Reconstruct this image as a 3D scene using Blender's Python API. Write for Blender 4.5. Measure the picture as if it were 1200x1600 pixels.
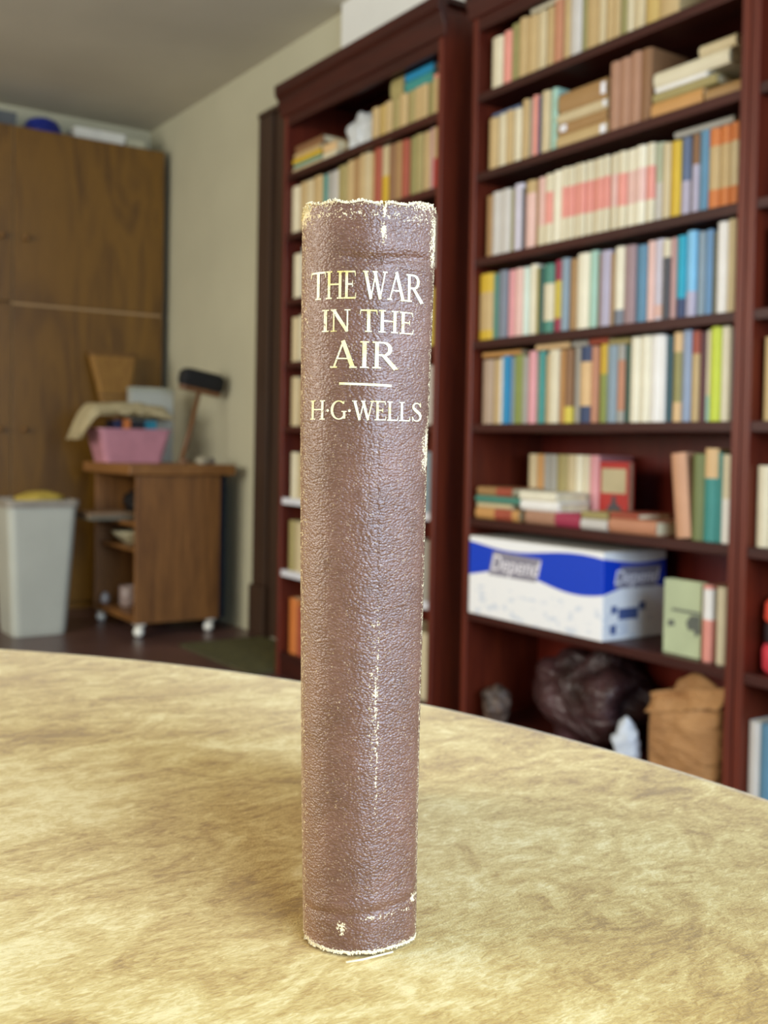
import bpy, bmesh, math, random
from mathutils import Vector, Matrix, noise
random.seed(7)
for o in list(bpy.data.objects): bpy.data.objects.remove(o)
sc = bpy.context.scene
col = sc.collection
PI = math.pi

# ------------------------------------------------------------------ camera
CAM_H = 0.87
TABLE_Z = 0.742
YAW, PITCH, ROLL = math.radians(33.903), math.radians(1.457), math.radians(1.065)
fwd = Vector((math.sin(YAW)*math.cos(PITCH), math.cos(YAW)*math.cos(PITCH), -math.sin(PITCH)))
rgt0 = Vector((math.cos(YAW), -math.sin(YAW), 0))
up0 = rgt0.cross(fwd)
cr, sr = math.cos(ROLL), math.sin(ROLL)
rgt = rgt0*cr + up0*sr
upv = up0*cr - rgt0*sr
cd = bpy.data.cameras.new('camera')
cam = bpy.data.objects.new('camera', cd)
col.objects.link(cam)
cam.matrix_world = Matrix(((rgt.x, upv.x, -fwd.x, 0), (rgt.y, upv.y, -fwd.y, 0), (rgt.z, upv.z, -fwd.z, CAM_H), (0, 0, 0, 1)))
cd.sensor_fit = 'VERTICAL'
cd.sensor_height = 24.0
cd.sensor_width = 18.0
cd.lens = 1660.4/1600*24.0
cd.shift_y = -60.8/1600
cd.clip_start = 0.01
cd.clip_end = 50
cd.dof.use_dof = True
cd.dof.focus_distance = 0.264
cd.dof.aperture_fstop = 14.0
sc.camera = cam

# ------------------------------------------------------------------ world, window light, added side fill, exposure
w = bpy.data.worlds.new('daylight')
sc.world = w
w.use_nodes = True
w.node_tree.nodes['Background'].inputs[0].default_value = (0.62, 0.78, 1.0, 1)
w.node_tree.nodes['Background'].inputs[1].default_value = 1.0
def area(name, loc, rot, sx, sy, power, color):
    ld = bpy.data.lights.new(name, 'AREA')
    ld.shape = 'RECTANGLE'; ld.size = sx; ld.size_y = sy
    ld.energy = power; ld.color = color
    o = bpy.data.objects.new(name, ld)
    col.objects.link(o); o.location = loc; o.rotation_euler = rot
    return o
area('window_daylight', (0.55, -1.72, 1.50), (PI/2, 0, 0), 1.86, 1.30, 94, (0.60, 0.76, 1.0))
area('side_fill_light', (-2.22, 2.50, 1.50), (PI/2, 0, -PI/2), 3.56, 1.30, 100, (1.0, 0.93, 0.80))  # unseen side source, added and widened to light the bookcases and soften shadows
vs = sc.view_settings
vs.view_transform = 'Standard'
vs.look = 'None'
vs.exposure = 0.25
vs.gamma = 1.0
vs.use_curve_mapping = False

# ------------------------------------------------------------------ helpers
def lin(h):
    if not isinstance(h, str): return tuple(h)[:3]
    v = [int(h[i:i+2], 16)/255 for i in (0, 2, 4)]
    return tuple(c/12.92 if c <= 0.04045 else ((c+0.055)/1.055)**2.4 for c in v)

class Nodes:
    def __init__(self, name, rough=0.6, metallic=0.0, spec=0.5):
        self.m = bpy.data.materials.new(name); self.m.use_nodes = True
        self.t = self.m.node_tree
        self.b = self.t.nodes['Principled BSDF']
        self.b.inputs['Roughness'].default_value = rough
        self.b.inputs['Metallic'].default_value = metallic
        self.b.inputs['Specular IOR Level'].default_value = spec
    def n(self, kind, **kw):
        x = self.t.nodes.new(kind)
        for k, v in kw.items(): setattr(x, k, v)
        return x
    def put(self, sock, v):
        if hasattr(v, 'is_output'): self.t.links.new(v, sock)
        elif isinstance(v, (tuple, list)) and len(v) == 3 and sock.type == 'RGBA': sock.default_value = (*v, 1)
        else: sock.default_value = v
    def math(self, op, a, b=0.0, c=0.0, clamp=False):
        x = self.n('ShaderNodeMath', operation=op); x.use_clamp = clamp
        for i, v in enumerate((a, b, c)): self.put(x.inputs[i], v)
        return x.outputs[0]
    def coord(self, kind='Object', scale=(1, 1, 1), rot=(0, 0, 0), loc=(0, 0, 0)):
        t = self.n('ShaderNodeTexCoord')
        m = self.n('ShaderNodeMapping')
        self.t.links.new(t.outputs[kind], m.inputs[0])
        m.inputs['Scale'].default_value = scale; m.inputs['Rotation'].default_value = rot; m.inputs['Location'].default_value = loc
        return m.outputs[0]
    def sep(self, v):
        x = self.n('ShaderNodeSeparateXYZ'); self.put(x.inputs[0], v); return x.outputs
    def noise(self, vec, scale=5, detail=4, rough=0.5, dist=0.0):
        x = self.n('ShaderNodeTexNoise')
        self.put(x.inputs['Vector'], vec)
        x.inputs['Scale'].default_value = scale; x.inputs['Detail'].default_value = detail
        x.inputs['Roughness'].default_value = rough; x.inputs['Distortion'].default_value = dist
        return x.outputs['Fac']
    def voro(self, vec, scale=5, feature='F1'):
        x = self.n('ShaderNodeTexVoronoi', feature=feature)
        self.put(x.inputs['Vector'], vec); x.inputs['Scale'].default_value = scale
        return x.outputs['Distance']
    def ramp(self, fac, stops):
        x = self.n('ShaderNodeValToRGB'); self.put(x.inputs[0], fac)
        el = x.color_ramp.elements
        while len(el) < len(stops): el.new(0.5)
        for e, (p, c) in zip(el, stops):
            e.position = p; e.color = (*(lin(c) if not isinstance(c, (int, float)) else (c, c, c)), 1)
        return x.outputs[0]
    def mix(self, fac, a, b, mode='MIX'):
        x = self.n('ShaderNodeMix', data_type='RGBA', blend_type=mode)
        self.put(x.inputs[0], fac); self.put(x.inputs[6], a); self.put(x.inputs[7], b)
        return x.outputs[2]
    def smooth(self, v, a, b):
        x = self.n('ShaderNodeMapRange', interpolation_type='SMOOTHSTEP')
        self.put(x.inputs[0], v); x.inputs[1].default_value = a; x.inputs[2].default_value = b
        return x.outputs[0]
    def color(self, c): self.put(self.b.inputs['Base Color'], c); return self
    def bump(self, h, dist=0.001, strength=1.0):
        x = self.n('ShaderNodeBump'); self.put(x.inputs['Height'], h)
        x.inputs['Distance'].default_value = dist; x.inputs['Strength'].default_value = strength
        self.t.links.new(x.outputs[0], self.b.inputs['Normal']); return self
    def rough(self, v): self.put(self.b.inputs['Roughness'], v); return self

MATS = {}
def plain(name, c, rough=0.6, metallic=0.0, var=0.10, scale=14, bump=0.0, spec=0.5):
    """painted / plastic / cloth surface: one colour with gentle uneven tone"""
    if name in MATS: return MATS[name]
    g = Nodes(name, rough, metallic, spec)
    c = lin(c)
    nz = g.noise(g.coord(), scale, 4)
    g.color(g.ramp(nz, [(0.3, tuple(x*(1-var) for x in c)), (0.7, tuple(min(1, x*(1+var)) for x in c))]))
    if bump: g.bump(g.noise(g.coord(), scale*8, 3), bump)
    MATS[name] = g.m
    return g.m
def wood(name, c1, c2, rough=0.4, axis='Z', scale=10, stretch=12, bump=0.0004, spec=0.5):
    if name in MATS: return MATS[name]
    g = Nodes(name, rough, 0, spec)
    s = {'X': (1, stretch, stretch), 'Y': (stretch, 1, stretch), 'Z': (stretch, stretch, 1)}[axis]
    v = g.coord(scale=s)
    nz = g.noise(v, scale/6, 6, 0.6, 0.6)
    fine = g.noise(v, scale, 4, 0.6)
    f = g.math('ADD', g.math('MULTIPLY', nz, 0.7), g.math('MULTIPLY', fine, 0.3))
    g.color(g.ramp(f, [(0.32, c1), (0.68, c2)]))
    g.bump(fine, bump)
    MATS[name] = g.m
    return g.m

class MB:
    """collects shapes, links them as one mesh object"""
    def __init__(self): self.v = []; self.f = []; self.uv = None; self.smooth = False
    def add(self, vs, fs):
        k = len(self.v); self.v += [tuple(p) for p in vs]; self.f += [tuple(i+k for i in f) for f in fs]; return self
    def box(self, x0, x1, y0, y1, z0, z1):
        vs = [(x0,y0,z0),(x1,y0,z0),(x1,y1,z0),(x0,y1,z0),(x0,y0,z1),(x1,y0,z1),(x1,y1,z1),(x0,y1,z1)]
        return self.add(vs, [(3,2,1,0),(4,5,6,7),(0,1,5,4),(1,2,6,5),(2,3,7,6),(3,0,4,7)])
    def prism(self, prof, a0, a1, axis='Z'):
        """closed 2-d profile extruded along an axis"""
        n = len(prof)
        def P(p, a): return {'Z': (p[0], p[1], a), 'Y': (p[0], a, p[1]), 'X': (a, p[0], p[1])}[axis]
        vs = [P(p, a0) for p in prof] + [P(p, a1) for p in prof]
        fs = [(i, (i+1) % n, n+(i+1) % n, n+i) for i in range(n)] + [tuple(range(n-1, -1, -1)), tuple(range(n, 2*n))]
        return self.add(vs, fs)
    def loft(self, rings, cap0=True, cap1=True):
        n = len(rings[0]); vs = [p for r in rings for p in r]; fs = []
        for k in range(len(rings)-1):
            for i in range(n):
                j = (i+1) % n
                fs.append((k*n+i, k*n+j, (k+1)*n+j, (k+1)*n+i))
        if cap0: fs.append(tuple(range(n-1, -1, -1)))
        if cap1: fs.append(tuple(range((len(rings)-1)*n, len(rings)*n)))
        return self.add(vs, fs)
    def lathe(self, prof, c=(0, 0, 0), n=24, cap0=True, cap1=True):
        rings = [[(c[0]+r*math.cos(2*PI*i/n), c[1]+r*math.sin(2*PI*i/n), c[2]+z) for i in range(n)] for r, z in prof]
        return self.loft(rings, cap0, cap1)
    def tube(self, pts, rad, n=10):
        pts = [Vector(p) for p in pts]; rings = []
        for i, p in enumerate(pts):
            d = (pts[min(i+1, len(pts)-1)] - pts[max(i-1, 0)]).normalized()
            u = d.cross(Vector((0, 0, 1)) if abs(d.z) < 0.9 else Vector((1, 0, 0))).normalized(); q = d.cross(u)
            rr = rad[i] if isinstance(rad, (list, tuple)) else rad
            rings.append([tuple(p + u*rr*math.cos(2*PI*k/n) + q*rr*math.sin(2*PI*k/n)) for k in range(n)])
        return self.loft(rings)
    def build(self, name, mat, parent=None, loc=None, rot=None, bevel=0.0, smooth=False, fix=True):
        me = bpy.data.meshes.new(name)
        me.from_pydata(self.v, [], self.f)
        if fix:
            bm = bmesh.new(); bm.from_mesh(me)
            bmesh.ops.recalc_face_normals(bm, faces=bm.faces)
            bm.to_mesh(me); bm.free()
        me.update()
        o = bpy.data.objects.new(name, me); col.objects.link(o)
        if mat: me.materials.append(mat)
        if parent: o.parent = parent
        if loc: o.location = loc
        if rot: o.rotation_euler = rot
        if smooth or self.smooth:
            for p in me.polygons: p.use_smooth = True
        if bevel:
            b = o.modifiers.new('bevel', 'BEVEL'); b.width = bevel; b.segments = 2; b.limit_method = 'ANGLE'
        return o
def B(x0, x1, y0, y1, z0, z1): return MB().box(x0, x1, y0, y1, z0, z1)
def empty(name, loc=(0, 0, 0), rz=0.0):
    o = bpy.data.objects.new(name, None); o.empty_display_size = 0.05
    col.objects.link(o); o.location = loc; o.rotation_euler = (0, 0, rz); return o
def tag(o, label, cat, group=None):
    o['label'] = label; o['category'] = cat
    if group: o['group'] = group
    return o
def struct(o): o['kind'] = 'structure'; return o
def rrect(x0, x1, y0, y1, r, z, n=5):
    out = []
    for cx, cy, a0 in ((x1-r, y1-r, 0), (x0+r, y1-r, PI/2), (x0+r, y0+r, PI), (x1-r, y0+r, 3*PI/2)):
        for k in range(n+1):
            a = a0 + PI/2*k/n; out.append((cx+r*math.cos(a), cy+r*math.sin(a), z))
    return out
def blob(rx, ry, rz, sub=4, amp=0.12, freq=6.0, seed=0, flat=None, fold=0.0):
    """crumpled closed lump, centred, optionally flattened below `flat`"""
    bm = bmesh.new(); bmesh.ops.create_icosphere(bm, subdivisions=sub, radius=1.0)
    off = Vector((seed*3.17, seed*1.31, seed*7.7))
    for v in bm.verts:
        d = v.co.normalized()
        p = Vector((d.x*rx, d.y*ry, d.z*rz))
        k = noise.fractal(p*freq+off, 1.0, 2.0, 3)*amp
        if fold: k += (abs(noise.noise(p*freq*1.7+off*2))-0.25)*fold
        p = p*(1+k)
        if flat is not None and p.z < flat: p.z = flat
        v.co = p
    for ax, r in ((0, rx), (1, ry)):
        k = r/max(abs(v.co[ax]) for v in bm.verts)
        for v in bm.verts: v.co[ax] *= k
    k = rz/max(v.co.z for v in bm.verts)
    for v in bm.verts:
        if v.co.z > 0: v.co.z *= k
    mb = MB(); mb.v = [tuple(v.co) for v in bm.verts]; mb.f = [tuple(v.index for v in f.verts) for f in bm.faces]
    bm.free(); return mb

# ------------------------------------------------------------------ shared materials
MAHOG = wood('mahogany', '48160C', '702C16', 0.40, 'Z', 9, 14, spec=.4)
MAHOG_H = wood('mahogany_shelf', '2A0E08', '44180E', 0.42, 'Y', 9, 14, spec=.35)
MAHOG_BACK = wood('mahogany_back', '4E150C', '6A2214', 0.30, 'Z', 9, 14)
PAPER = plain('aged_paper', 'D9CBA4', 0.9, var=0.14, scale=60)

# ------------------------------------------------------------------ room shell
WX, FY, LX, BY, CZ = 2.24, 5.75, -2.2, -1.7, 2.61
g = Nodes('red_brown_floor', 0.34)
nz = g.noise(g.coord(), 3.0, 6, 0.6)
g.color(g.ramp(nz, [(0.3, '4C3632'), (0.7, '6A4C46')])); g.bump(g.noise(g.coord(), 40, 3), 0.0008)
struct(B(LX-.1, WX+.1, BY-.1, FY+.1, -0.1, 0).build('floor', g.m))
WALLM = plain('wall_plaster', 'C2BEA2', 0.85, var=0.05, scale=2.5, bump=0.0006)
WALL_LIGHTER = plain('lighter_plaster', 'E6E6DF', 0.8, var=0.04, scale=2.5, bump=0.0006)  # brightness step along the wall carried by a lighter plaster tone
CEILM = plain('ceiling_plaster', 'C6C0AC', 0.9, var=0.07, scale=1.6, bump=0.001)
struct(B(LX-.1, WX+.1, BY-.1, FY+.1, CZ, CZ+.1).build('ceiling', CEILM))
wr = struct(B(WX, WX+.1, BY-.1, FY+.1, 0, CZ).build('wall_right', WALLM))
B(WX-.042, WX, BY, 3.63, 0.0, CZ).build('plaster_panel', WALL_LIGHTER, wr)
struct(B(LX-.1, WX+.1, FY, FY+.1, 0, CZ).build('wall_far', WALLM))
def wall_hole(name, horiz, a0, a1, h0, h1, z0, z1, b0, b1):
    m = MB()
    for p, q, s, t in ((a0, h0, 0, CZ), (h1, a1, 0, CZ), (h0, h1, 0, z0), (h0, h1, z1, CZ)):
        if horiz: m.box(p, q, b0, b1, s, t)
        else: m.box(b0, b1, p, q, s, t)
    return struct(m.build(name, WALLM, fix=False))
wall_hole('wall_back', True, LX, WX, -0.40, 1.50, 0.84, 2.16, BY-.1, BY)
wall_hole('wall_left', False, BY, FY, 0.70, 4.30, 0.84, 2.16, LX-.1, LX)
WHITEP = plain('white_gloss_paint', 'E8E6DE', 0.35, var=0.04)
def window(name, horiz, h0, h1, z0, z1, b):
    root = struct(empty(name, (0, 0, 0)))
    def bar(p, q, s, t, nm):
        (B(p, q, b-.02, b+.03, s, t) if horiz else B(b-.02, b+.03, p, q, s, t)).build(nm, WHITEP, root)
    bar(h0-.06, h0, z0-.06, z1+.06, 'window_frame'); bar(h1, h1+.06, z0-.06, z1+.06, 'window_frame')
    bar(h0, h1, z1, z1+.06, 'window_frame'); bar(h0, h1, z0-.06, z0, 'window_sill')
    return root
window('window_1', True, -0.40, 1.50, 0.84, 2.16, BY)
window('added_side_window', False, 0.70, 4.30, 0.84, 2.16, LX)  # unseen frame added around the side fill

# dark wooden door beyond the far bookcase
DOORW = wood('dark_door_wood', '33241A', '4A3425', 0.5, 'Z', 8, 14)
d = struct(empty('door_1', (WX, 3.95, 0)))
B(-.030, 0, .28, .41, .23, 2.335).build('door_casing', DOORW, d, bevel=.006)
B(-.030, 0, -.31, -.20, .23, 2.335).build('door_casing', DOORW, d, bevel=.006)
B(-.034, 0, -.31, .41, 2.335, 2.36).build('door_head', DOORW, d, bevel=.004)
for y0, y1 in ((.27, .42), (-.31, -.19)): B(-.042, 0, y0, y1, 0, .23).build('plinth_block', DOORW, d, bevel=.006)
leaf = B(-.012, 0, -.20, .28, .01, 2.335).build('door_leaf', DOORW, d)
for z0, z1 in ((.25, .95), (1.1, 2.15)): B(-.018, -.012, -.12, .20, z0, z1).build('door_panel', DOORW, leaf, bevel=.004)
MB().lathe([(.012, 0), (.012, .03), (.026, .04), (.028, .055), (.018, .068)], n=16).build('door_knob', plain('brass', 'A98A4A', 0.3, 0.9), leaf, loc=(-.012, -.15, 1.02), rot=(0, -PI/2, 0), smooth=True)

# book rows: (left end y, thickness mm, height mm, cloth colour[, panel colour, panel low, panel high])
ROWS = {
 'm0': [(2.3551, 45.9, 150, 'cream'), (2.3092, 34.9, 155, 'salmon'), (2.2744, 36.6, 162, 'olive'), (2.2378, 33.5, 166, 'tan'), (2.2043, 42.1, 160, 'tan'), (2.1621, 32.1, 160, 'beige'), (2.1301, 29.2, 160, 'tan'), (2.1008, 33.1, 170, 'terracotta'), (2.0677, 23.9, 164, 'tan'), (2.0438, 40.4, 172, 'pale grey'), (2.0034, 16.7, 165, 'olive'), (1.9867, 49.2, 168, 'tan'), (1.9375, 24.0, 168, 'beige'), (1.9134, 27.6, 165, 'tan'), (1.8991, 32.6, 165, 'tan'), (1.8665, 20.0, 165, 'olive'), (1.8465, 27.6, 170, 'cream'), (1.8188, 31.0, 168, 'beige'), (1.7878, 45.3, 165, 'mustard tan'), (1.7425, 58.4, 170, 'tan')],
 'm1': [(2.3633, 38.6, 150, 'tan'), (2.3247, 37.8, 152, 'cream'), (2.2869, 29.7, 152, 'tan'), (2.2572, 31.6, 150, 'cream'), (2.2256, 28.7, 168, 'tan'), (2.1969, 16.5, 165, 'grey'), (2.1804, 25.6, 166, 'salmon'), (2.1548, 13.8, 160, 'navy'), (2.141, 31.8, 166, 'beige'), (2.1092, 22.4, 168, 'mint')],
 'm1b': [(1.8959, 33.2, 172, 'rose brown'), (1.8627, 34.4, 172, 'rose brown'), (1.8282, 33.7, 176, 'rose brown'), (1.7946, 33.0, 174, 'brown')],
 'm2': [(2.371, 26.1, 178, 'brown tan'), (2.3449, 38.4, 182, 'pale grey'), (2.3065, 42.5, 182, 'pale grey'), (2.264, 14.8, 175, 'olive'), (2.2492, 38.8, 185, 'lilac white'), (2.2104, 7.2, 170, 'charcoal'), (2.2033, 40.1, 184, 'blush', 'tan', 0.82, 1.0), (2.1631, 13.9, 184, 'brown tan'), (2.1492, 29.8, 184, 'blush', 'cream', 0.0, 0.3), (2.1194, 29.3, 186, 'cream', 'salmon', 0.3, 0.75), (2.09, 33.2, 190, 'ivory'), (2.0568, 21.8, 190, 'cream', 'salmon', 0.32, 0.74), (2.0351, 21.5, 190, 'cream', 'salmon', 0.32, 0.74), (2.0136, 21.2, 190, 'cream', 'salmon', 0.32, 0.74), (1.9924, 20.9, 190, 'cream', 'salmon', 0.32, 0.74), (1.9714, 20.7, 190, 'cream', 'salmon', 0.32, 0.74), (1.9508, 20.4, 190, 'cream', 'salmon', 0.32, 0.74), (1.9304, 20.2, 190, 'cream', 'salmon', 0.32, 0.74), (1.9102, 19.9, 190, 'cream', 'salmon', 0.32, 0.74), (1.8939, 15.8, 190, 'cream', 'blush', 0.32, 0.74), (1.8781, 15.6, 190, 'cream', 'blush', 0.32, 0.74), (1.8625, 28.9, 190, 'cream', 'salmon', 0.3, 0.72), (1.8336, 32.1, 190, 'ivory', 'blush', 0.3, 0.72), (1.8015, 31.4, 190, 'ivory', 'blush', 0.3, 0.72), (1.7701, 23.6, 190, 'cream', 'salmon', 0.3, 0.72), (1.7465, 25.0, 186, 'grey green', 'pale grey', 0.0, 0.5), (1.7215, 22.9, 180, 'beige'), (1.6986, 29.4, 180, 'mustard'), (1.6692, 28.8, 180, 'slate blue', 'lilac', 0.0, 0.45), (1.6404, 5.7, 170, 'charcoal'), (1.6347, 24.2, 180, 'lilac', 'brown', 0.62, 1.0), (1.6105, 26.1, 182, 'steel blue'), (1.5845, 30.3, 181, 'orange', 'tan', 0.24, 0.78), (1.5542, 26.6, 181, 'orange', 'tan', 0.24, 0.78), (1.5275, 22.5, 183, 'orange', 'beige', 0.24, 0.78)],
 'm3': [(2.3841, 60.0, 190, 'mustard', 'tan', 0.15, 0.72), (2.3241, 20.4, 184, 'teal green'), (2.3037, 37.7, 188, 'slate'), (2.266, 32.0, 188, 'pink'), (2.234, 31.4, 188, 'blush'), (2.2025, 21.4, 188, 'mint white'), (2.1811, 30.5, 190, 'ivory'), (2.1506, 13.9, 180, 'mustard olive'), (2.1367, 16.1, 180, 'dark green'), (2.1206, 38.4, 184, 'teal green', 'cream', 0.18, 0.72), (2.0822, 31.0, 190, 'crimson', 'yellow', 0.2, 0.72), (2.0512, 28.3, 188, 'grey blue'), (2.0229, 25.7, 186, 'brown tan'), (1.9972, 44.0, 196, 'ivory'), (1.9533, 28.7, 194, 'mint'), (1.9246, 12.1, 186, 'brown'), (1.9125, 35.9, 190, 'lilac'), (1.877, 10.6, 180, 'brown tan'), (1.8664, 32.9, 192, 'ivory', 'slate', 0.0, 0.2), (1.8335, 36.0, 192, 'mauve'), (1.7975, 33.3, 186, 'steel blue'), (1.7642, 23.6, 192, 'blush'), (1.7405, 28.6, 192, 'lilac white', 'blush', 0.05, 0.2), (1.712, 22.8, 188, 'charcoal', 'cream', 0.78, 1.0), (1.6891, 20.8, 190, 'dusty pink'), (1.6684, 25.6, 190, 'turquoise', 'navy', 0.0, 0.24), (1.6428, 26.8, 196, 'sky blue', 'lilac', 0.0, 0.3), (1.616, 23.0, 192, 'grey blue'), (1.593, 19.4, 192, 'denim blue'), (1.5735, 17.6, 186, 'dark olive'), (1.5559, 28.3, 204, 'white'), (1.5276, 22.6, 206, 'beige')],
 'm4': [(2.371, 47.0, 182, 'dusty tan'), (2.324, 28.1, 182, 'tan'), (2.2959, 17.7, 184, 'white'), (2.2782, 27.4, 188, 'azure'), (2.2508, 14.8, 184, 'grey blue'), (2.236, 41.2, 188, 'moss green'), (2.1947, 21.4, 182, 'grey'), (2.1733, 30.5, 194, 'pink'), (2.1428, 7.0, 184, 'cream'), (2.1358, 27.6, 192, 'teal'), (2.1083, 15.9, 184, 'tan'), (2.0924, 38.0, 194, 'cream'), (2.0544, 21.9, 190, 'orange tan'), (2.0325, 30.2, 190, 'brown', 'yellow', 0.0, 0.22), (2.0023, 25.5, 194, 'grey'), (1.9768, 41.6, 194, 'navy', 'peach', 0.22, 0.8), (1.9352, 22.4, 194, 'terracotta'), (1.9128, 28.1, 196, 'moss green', 'mustard', 0.62, 1.0), (1.8843, 35.4, 190, 'grey blue'), (1.8489, 23.2, 190, 'grey', 'terracotta', 0.15, 0.8), (1.8258, 20.9, 190, 'dark green'), (1.8048, 31.8, 206, 'ivory'), (1.773, 31.2, 206, 'ivory'), (1.7419, 37.6, 206, 'white'), (1.7042, 9.9, 200, 'white'), (1.6944, 18.2, 200, 'dark teal'), (1.6762, 27.5, 206, 'peach', 'olive', 0.22, 0.78), (1.6487, 27.0, 208, 'lilac blue'), (1.6216, 23.2, 206, 'tan', 'rust', 0.75, 1.0), (1.5984, 18.0, 204, 'maroon'), (1.5804, 14.6, 206, 'cream', 'mint', 0.0, 0.28), (1.5658, 28.7, 218, 'lime'), (1.5372, 25.0, 212, 'ivory'), (1.5122, 10.2, 204, 'slate')],
 'm5a': [(2.289, 34.8, 130, 'beige'), (2.2542, 29.3, 128, 'orange tan'), (2.2249, 24.0, 132, 'grey'), (2.2009, 28.4, 134, 'grey'), (2.1724, 41.8, 132, 'olive tan'), (2.1306, 31.8, 136, 'beige'), (2.0988, 26.8, 140, 'ivory'), (2.072, 26.4, 140, 'cream'), (2.0455, 34.6, 138, 'pink')],
 'm5c': [(1.6709, 61.4, 195, 'salmon tan'), (1.6096, 33.0, 195, 'moss green'), (1.5766, 37.0, 208, 'teal', 'peach', 0.68, 1.0), (1.5395, 11.1, 200, 'teal'), (1.5285, 26.6, 195, 'white', 'cream', 0.5, 1.0)],
 'm6': [(1.5812, 40.7, 172, 'salmon', 'white', 0.55, 0.95), (1.5405, 34.5, 172, 'cream')],
 'f1': [(3.5123, 57.9, 175, 'cream'), (3.4544, 51.4, 180, 'tan'), (3.403, 50.3, 178, 'beige'), (3.3526, 63.8, 182, 'tan'), (3.2888, 28.9, 178, 'teal'), (3.2599, 37.9, 178, 'grey'), (3.222, 32.7, 180, 'pale grey'), (3.1893, 63.9, 185, 'olive tan'), (3.1254, 40.1, 190, 'tan'), (3.0852, 39.4, 190, 'brown tan'), (3.0458, 30.2, 195, 'tan'), (3.0156, 29.7, 195, 'beige'), (2.9859, 25.2, 192, 'tan'), (2.9607, 45.4, 195, 'rust'), (2.9153, 48.4, 195, 'mustard', 'beige', 0.5, 1.0), (2.8669, 39.5, 188, 'brown'), (2.8274, 34.9, 188, 'brown tan'), (2.7925, 38.1, 185, 'rust'), (2.7544, 37.4, 186, 'olive'), (2.717, 36.7, 186, 'olive tan'), (2.6803, 28.9, 188, 'tan'), (2.6515, 24.9, 190, 'dusty pink'), (2.6265, 31.6, 186, 'tan', 'red', 0.0, 0.5)],
 'f0': [(2.9765, 41.5, 108, 'tan'), (2.935, 40.7, 108, 'mustard tan'), (2.8944, 39.9, 108, 'tan'), (2.8545, 39.1, 108, 'olive tan'), (2.8154, 46.0, 110, 'tan'), (2.7694, 37.5, 112, 'olive tan'), (2.7319, 36.8, 112, 'tan'), (2.695, 36.2, 110, 'tan'), (2.6589, 28.5, 110, 'olive'), (2.6304, 28.0, 112, 'tan')],
}

# ------------------------------------------------------------------ bookcases along the right wall
SHELF_Z = [1.873, 1.65, 1.408, 1.175, 0.938, 0.67, 0.40, 0.09]
CX0, CX1, CTOP = 1.90, 2.185, 2.20
WHITE_SHELF = plain('white_shelf_paint', 'D8D8DC', 0.45, var=0.04)
def bookcase(y0, y1, label, white=(), lap0=.018, lap1=.018):
    root = tag(empty('bookcase', ((CX0+CX1)/2, (y0+y1)/2, 0)), label, 'bookcase', 'mahogany bookcases along the right wall')
    ox, oy = (CX0+CX1)/2, (y0+y1)/2
    def P(nm, m, x0, x1, a, b, z0, z1, bev=.002, par=root):
        return B(x0-ox, x1-ox, a-oy, b-oy, z0, z1).build(nm, m, par, bevel=bev)
    t = .022
    P('side_panel', MAHOG, CX0, CX1-.006, y0, y0+t, 0, CTOP-.02)
    P('side_panel', MAHOG, CX0, CX1-.006, y1-t, y1, 0, CTOP-.02)
    P('back_panel', MAHOG_BACK, CX1-.006, CX1, y0, y1, 0, CTOP-.02, 0)
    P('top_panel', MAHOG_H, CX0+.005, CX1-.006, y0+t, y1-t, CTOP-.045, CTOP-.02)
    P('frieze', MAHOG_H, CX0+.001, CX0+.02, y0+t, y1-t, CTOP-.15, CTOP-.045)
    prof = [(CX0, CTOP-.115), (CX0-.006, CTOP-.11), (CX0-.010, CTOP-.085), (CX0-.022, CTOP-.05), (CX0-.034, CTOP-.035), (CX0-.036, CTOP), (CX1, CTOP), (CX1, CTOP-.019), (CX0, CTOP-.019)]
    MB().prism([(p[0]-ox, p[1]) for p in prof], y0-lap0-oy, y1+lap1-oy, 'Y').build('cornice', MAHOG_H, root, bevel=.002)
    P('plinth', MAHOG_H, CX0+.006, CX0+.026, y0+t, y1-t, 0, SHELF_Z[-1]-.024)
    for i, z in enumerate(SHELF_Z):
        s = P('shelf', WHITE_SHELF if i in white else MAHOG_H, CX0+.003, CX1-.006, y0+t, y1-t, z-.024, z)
    return root
bookcase(2.555, 3.537, 'far dark mahogany bookcase with moulded cornice, next to the dark door', white=(5, 6))
bookcase(1.466, 2.411, 'large mahogany bookcase in the middle holding the blue and white carton', lap0=0)
bookcase(0.52, 1.463, 'mahogany bookcase cut off by the right edge of the photo', lap1=0)

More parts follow.
